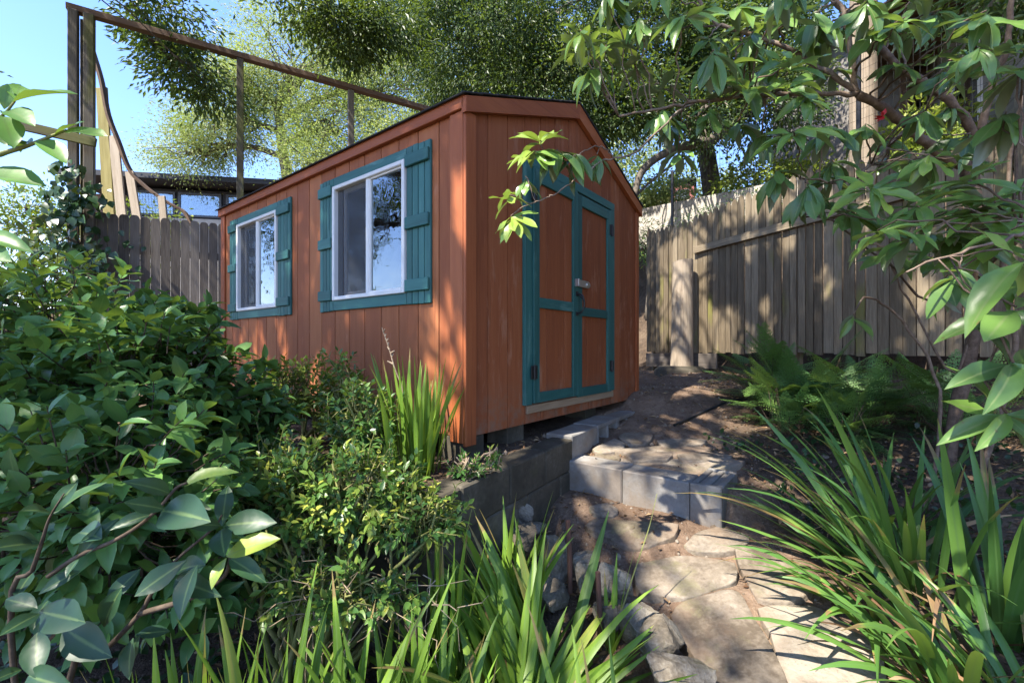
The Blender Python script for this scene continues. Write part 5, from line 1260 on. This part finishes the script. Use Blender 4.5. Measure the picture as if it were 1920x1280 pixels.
tree('oak_tree', 'yellow-green bushy tree low at the left edge behind the ivy post', 'tree', (-8.2, 7.6), [(-8.1, 7.6, 1.2), (-8.0, 7.5, 2.0)],
     [((-7.8, 7.3, 1.75), (.7, .8, .55), 50), ((-7.3, 7.9, 1.5), (.55, .6, .5), 34), ((-8.2, 7.6, 2.3), (.6, .6, .4), 22), ((-7.0, 8.6, 2.2), (.6, .6, .6), 26)], DIAM, 'limeleaf', 'bark', .085, 42, clump=.18, r0=.08, tint0=.45, tv=.2, limbs=5)
tree('bay_tree', 'dense dark green tree hanging over the far side of the shed roof', 'tree', (.6, 10.2), [(.5, 10.1, 2.5), (.4, 9.8, 4.5), (.3, 9.4, 6.5)],
     [((-.6, 8.4, 5.6), (1.7, 1.4, 1.5), 190), ((.6, 8.2, 4.6), (1.2, 1.1, 1.3), 140), ((-1.4, 8.8, 6.8), (1.6, 1.4, 1.2), 120), ((1.0, 8.6, 6.4), (1.8, 1.3, 1.3), 160), ((-.1, 9.4, 4.0), (1.5, 1.0, .9), 110), ((.9, 9.0, 3.3), (.9, .8, .6), 50)],
     OVAL, 'darkleaf', 'bark', .085, 140, clump=.20, r0=.2, hang=.22, tint0=.40, tv=.24, carve=True)
tree('broad_crowned_tree', 'dark broad-crowned tree with a long low limb beyond the picket fence', 'tree', (4.6, 10.0), [(4.4, 9.9, 3.5), (4.0, 9.7, 5.5), (3.6, 9.5, 7.2)],
     [((2.6, 8.6, 5.7), (1.5, 1.2, 1.2), 150), ((4.3, 8.6, 5.8), (1.5, 1.2, 1.3), 150), ((2.3, 8.3, 4.6), (1.0, .9, .75), 90), ((3.4, 8.2, 4.15), (1.1, .9, .65), 110), ((4.6, 8.2, 4.5), (1.0, .9, .8), 90), ((3.1, 9.3, 7.0), (2.0, 1.4, 1.2), 130), ((5.0, 9.2, 7.0), (1.6, 1.3, 1.2), 110), ((1.8, 7.9, 4.1), (.55, .6, .4), 34)],
     DIAM, 'darkleaf', 'bark', .09, 80, clump=.22, r0=.24, tint0=.38, tv=.2, carve=True)
m = MB(); p_ = smooth_path([P(1188, 372, 7.6), P(1205, 320, 7.7), P(1250, 286, 7.9), P(1310, 268, 8.1), P(1340, 258, 8.3), P(1440, 180, 8.9)], 5)
lb_ = bpy.data.objects['broad_crowned_tree']; tube(m, p_, np.linspace(.05, .11, len(p_)), 8, .3); kid(m, 'limb', M['bark'], lb_, smooth=True)
m = MB(); tube(m, smooth_path([P(1188, 372, 7.6), P(1215, 345, 7.8), P(1260, 310, 8.0), P(1310, 285, 8.2)], 4), .022, 6, .4); kid(m, 'limb', M['bark'], lb_, smooth=True)
# sunlit shrubs on the bank, yellow-green wall of foliage far behind
def shrub(label, base, lobes, mat, tpl=DIAM, ls=.10, per=46, cl=.16, tint0=.5, group='shrubs on the bank beyond the fence', name='bank_shrub'):
    tree(name, label, 'shrub', base, [(base[0], base[1], lobes[0][0][2] - .2)], lobes, tpl, mat, 'bark', ls, per, clump=cl, r0=.05, group=group, tint0=tint0, tv=.22, flat=.8)
shrub('sunlit olive shrub on the bank just above the left end of the pale terrace wall', (2.9, 10.8), [((2.9, 10.6, 3.35), (.55, .5, .35), 46), ((3.6, 10.3, 3.5), (.5, .5, .35), 36)], 'oak')
shrub('bright yellow-green shrub above the right end of the pale terrace wall', (4.9, 9.2), [((4.9, 9.0, 3.2), (.7, .5, .45), 60), ((5.7, 8.6, 2.9), (.6, .5, .6), 50)], 'limeleaf')
shrub('grey-green weedy shrub on the bank between the picket tops and the pale wall', (2.6, 8.6), [((2.5, 8.5, 1.95), (.6, .4, .35), 44), ((3.3, 7.7, 2.0), (.5, .35, .35), 36), ((4.0, 7.2, 2.1), (.5, .35, .4), 36)], 'nandina', WILLOW, .085, 36, .14)
shrub('lime-coloured shrub glowing behind the bare limbs of the rhododendron', (5.9, 6.6), [((5.8, 6.4, 2.6), (.5, .45, .75), 70), ((5.4, 6.7, 1.9), (.5, .4, .5), 40)], 'limeleaf')
shrub('far olive shrub behind the tiny red house', (5.6, 19), [((5.4, 18.6, 5.6), (1.5, 1.0, .7), 60), ((7.9, 18.4, 6.2), (1.8, 1.0, 1.1), 70)], 'oak', ls=.16, cl=.3)
tree('hill_tree', 'tall hazy yellow-green tree farthest back between the two dark crowns', 'tree', (2.2, 19), [(2.1, 19, 6), (2.0, 19, 9)],
     [((1.4, 18.8, 9.2), (2.6, 1.5, 2.6), 120), ((-1.6, 19, 9.4), (2.6, 1.5, 2.6), 120), ((4.4, 19, 9.2), (2.4, 1.5, 2.2), 90), ((0, 19, 13), (4, 1.6, 2.2), 110), ((3.2, 18.6, 6.4), (2.0, 1.2, 1.2), 60)], DIAM, 'oak', 'bark', .17, 60, clump=.42, r0=.3, tint0=.45, tv=.2)
tree('shade_tree', 'leafy dark sprays hanging down the right edge in front of the clapboard house', 'tree', (4.3, 2.6), [(4.25, 2.7, .6), (4.0, 2.9, 1.6), (3.6, 3.1, 2.5)],
     [((3.15, 2.75, 2.15), (.30, .35, .35), 40), ((3.45, 2.85, 2.6), (.5, .4, .35), 40)], DIAM, 'darkleaf', 'bark', .07, 30, clump=.10, r0=.05, tint0=.4)

# ------------------------------------------------------------------ ground cover and litter
def scatter(n, fx, keep=None, mask=None):
    x = rng.uniform(fx[0], fx[1], n); y = rng.uniform(fx[2], fx[3], n)
    if mask is not None:
        k = mask(x, y); x, y = x[k], y[k]
    return np.c_[x, y, H(x, y)]
inpad = lambda x, y: ~((loc(x, y)[0] > -.02) & (loc(x, y)[0] < 2.45) & (loc(x, y)[1] > -.02) & (loc(x, y)[1] < 3.5))
q = scatter(15000, (-1.4, 3.2, .9, 6.8), mask=lambda x, y: inpad(x, y) & (rng.uniform(0, 1, len(x)) < np.where((np.abs(x - 1.0 - .35 * np.clip(y - 3, 0, 4)) < .45), .25, 1.0)))
lm = MB(); leaves(lm, LIT, q + np.array([0, 0, .006]), np.c_[rng.normal(0, 1, (len(q), 2)), rng.normal(.15, .2, len(q))], rdir(len(q), 1.6), rng.uniform(.014, .05, len(q)), rng.uniform(0, 1, len(q)))
tag(lm.build('leaf_litter', M['dead']), kind='stuff', label='scattered dry brown leaves on the soil and path', cat='leaf litter')
q = scatter(2600, (-.6, 2.6, .9, 6.6), mask=inpad); bm = bmesh.new(); bmesh.ops.create_icosphere(bm, subdivisions=1, radius=1)
pv = np.array([v.co[:] for v in bm.verts]); pf = np.array([[v.index for v in f.verts] for f in bm.faces]); bm.free(); m = MB()
sz = np.clip(rng.lognormal(-5.1, .55, len(q)), .003, .022)
Wv = q[:, None, :] + pv[None] * sz[:, None, None] * rng.uniform(.6, 1.3, (len(q), 1, 3)) * rng.uniform(.85, 1.15, (len(q), 12, 1))
m.add(Wv.reshape(-1, 3), [(pf[None] + (np.arange(len(q)) * 12)[:, None, None]).reshape(-1, 3)], np.repeat(rng.uniform(0, 1, len(q)), 12), Wv.reshape(-1, 3))
tag(m.build('pebbles', M['flag'], smooth=True), kind='stuff', label='small pebbles and clods scattered over the path', cat='pebbles')
q = scatter(1900, (1.35, 3.3, 1.3, 3.3), mask=lambda x, y: (x > 1.45 + .15 * np.sin(y * 5)) & (fbm(x * 3, y * 3, 61, 2) > -.06))
lm = MB(); leaves(lm, leaf_tpl(.36, 3, .2, .15, .4), q + np.c_[np.zeros((len(q), 2)), rng.uniform(.01, .10, len(q))], rdir(len(q), -.1), rdir(len(q), 1.8), rng.uniform(.025, .05, len(q)), rng.normal(.4, .2, len(q)))
q = scatter(1500, (-2.6, -.7, .9, 2.2)); leaves(lm, leaf_tpl(.36, 3, .2, .15, .4), q + np.c_[np.zeros((len(q), 2)), rng.uniform(.01, .10, len(q))], rdir(len(q), -.1), rdir(len(q), 1.8), rng.uniform(.03, .06, len(q)), rng.normal(.3, .2, len(q)))
tag(lm.build('ivy_groundcover', M['ivy'], smooth=True), kind='stuff', label='low dark ivy ground cover between the taller plants', cat='ground cover')

# ------------------------------------------------------------------ light, sky, camera
w = bpy.data.worlds.new('World'); scene.world = w; w.use_nodes = True
nt = w.node_tree; sk = nt.nodes.new('ShaderNodeTexSky'); sk.sky_type = 'NISHITA'; sk.sun_disc = False
sk.sun_elevation = math.asin(S[2]); sk.sun_rotation = math.atan2(S[0], S[1]); sk.air_density = 1.0; sk.dust_density = .25; sk.ozone_density = 2.0
bg = nt.nodes['Background']; hs = nt.nodes.new('ShaderNodeHueSaturation'); hs.inputs['Saturation'].default_value = 1.15; nt.links.new(sk.outputs[0], hs.inputs['Color']); mu = nt.nodes.new('ShaderNodeMix'); mu.data_type = 'RGBA'; mu.blend_type = 'MULTIPLY'; mu.inputs[0].default_value = 1; mu.inputs[7].default_value = (.97, .88, 1, 1); nt.links.new(hs.outputs[0], mu.inputs[6]); nt.links.new(mu.outputs[2], bg.inputs[0]); bg.inputs[1].default_value = .15
sd = bpy.data.lights.new('Sun', 'SUN'); sd.energy = 4.4; sd.angle = math.radians(.53); sd.color = (1, .93, .82)
so = bpy.data.objects.new('Sun', sd); COL.objects.link(so); so.rotation_euler = Vector(S).to_track_quat('Z', 'Y').to_euler(); so.location = (-8, -3, 10)
cd = bpy.data.cameras.new('Camera'); cam = bpy.data.objects.new('Camera', cd); COL.objects.link(cam)
cd.sensor_width = 36; cd.lens = F / 1920 * 36; cd.clip_start = .02; cd.clip_end = 1000; cd.shift_y = (HZ - 640) / 1920
cam.rotation_euler = (math.pi / 2, 0, 0); scene.camera = cam
vs = scene.view_settings; vs.view_transform = 'Standard'; vs.look = 'None'; vs.exposure = 1.8; vs.gamma = 1
cy = scene.cycles; cy.use_denoising = True; cy.max_bounces = 8; cy.diffuse_bounces = 4; cy.glossy_bounces = 3; cy.transmission_bounces = 4; cy.transparent_max_bounces = 8
cy.sample_clamp_indirect = 6
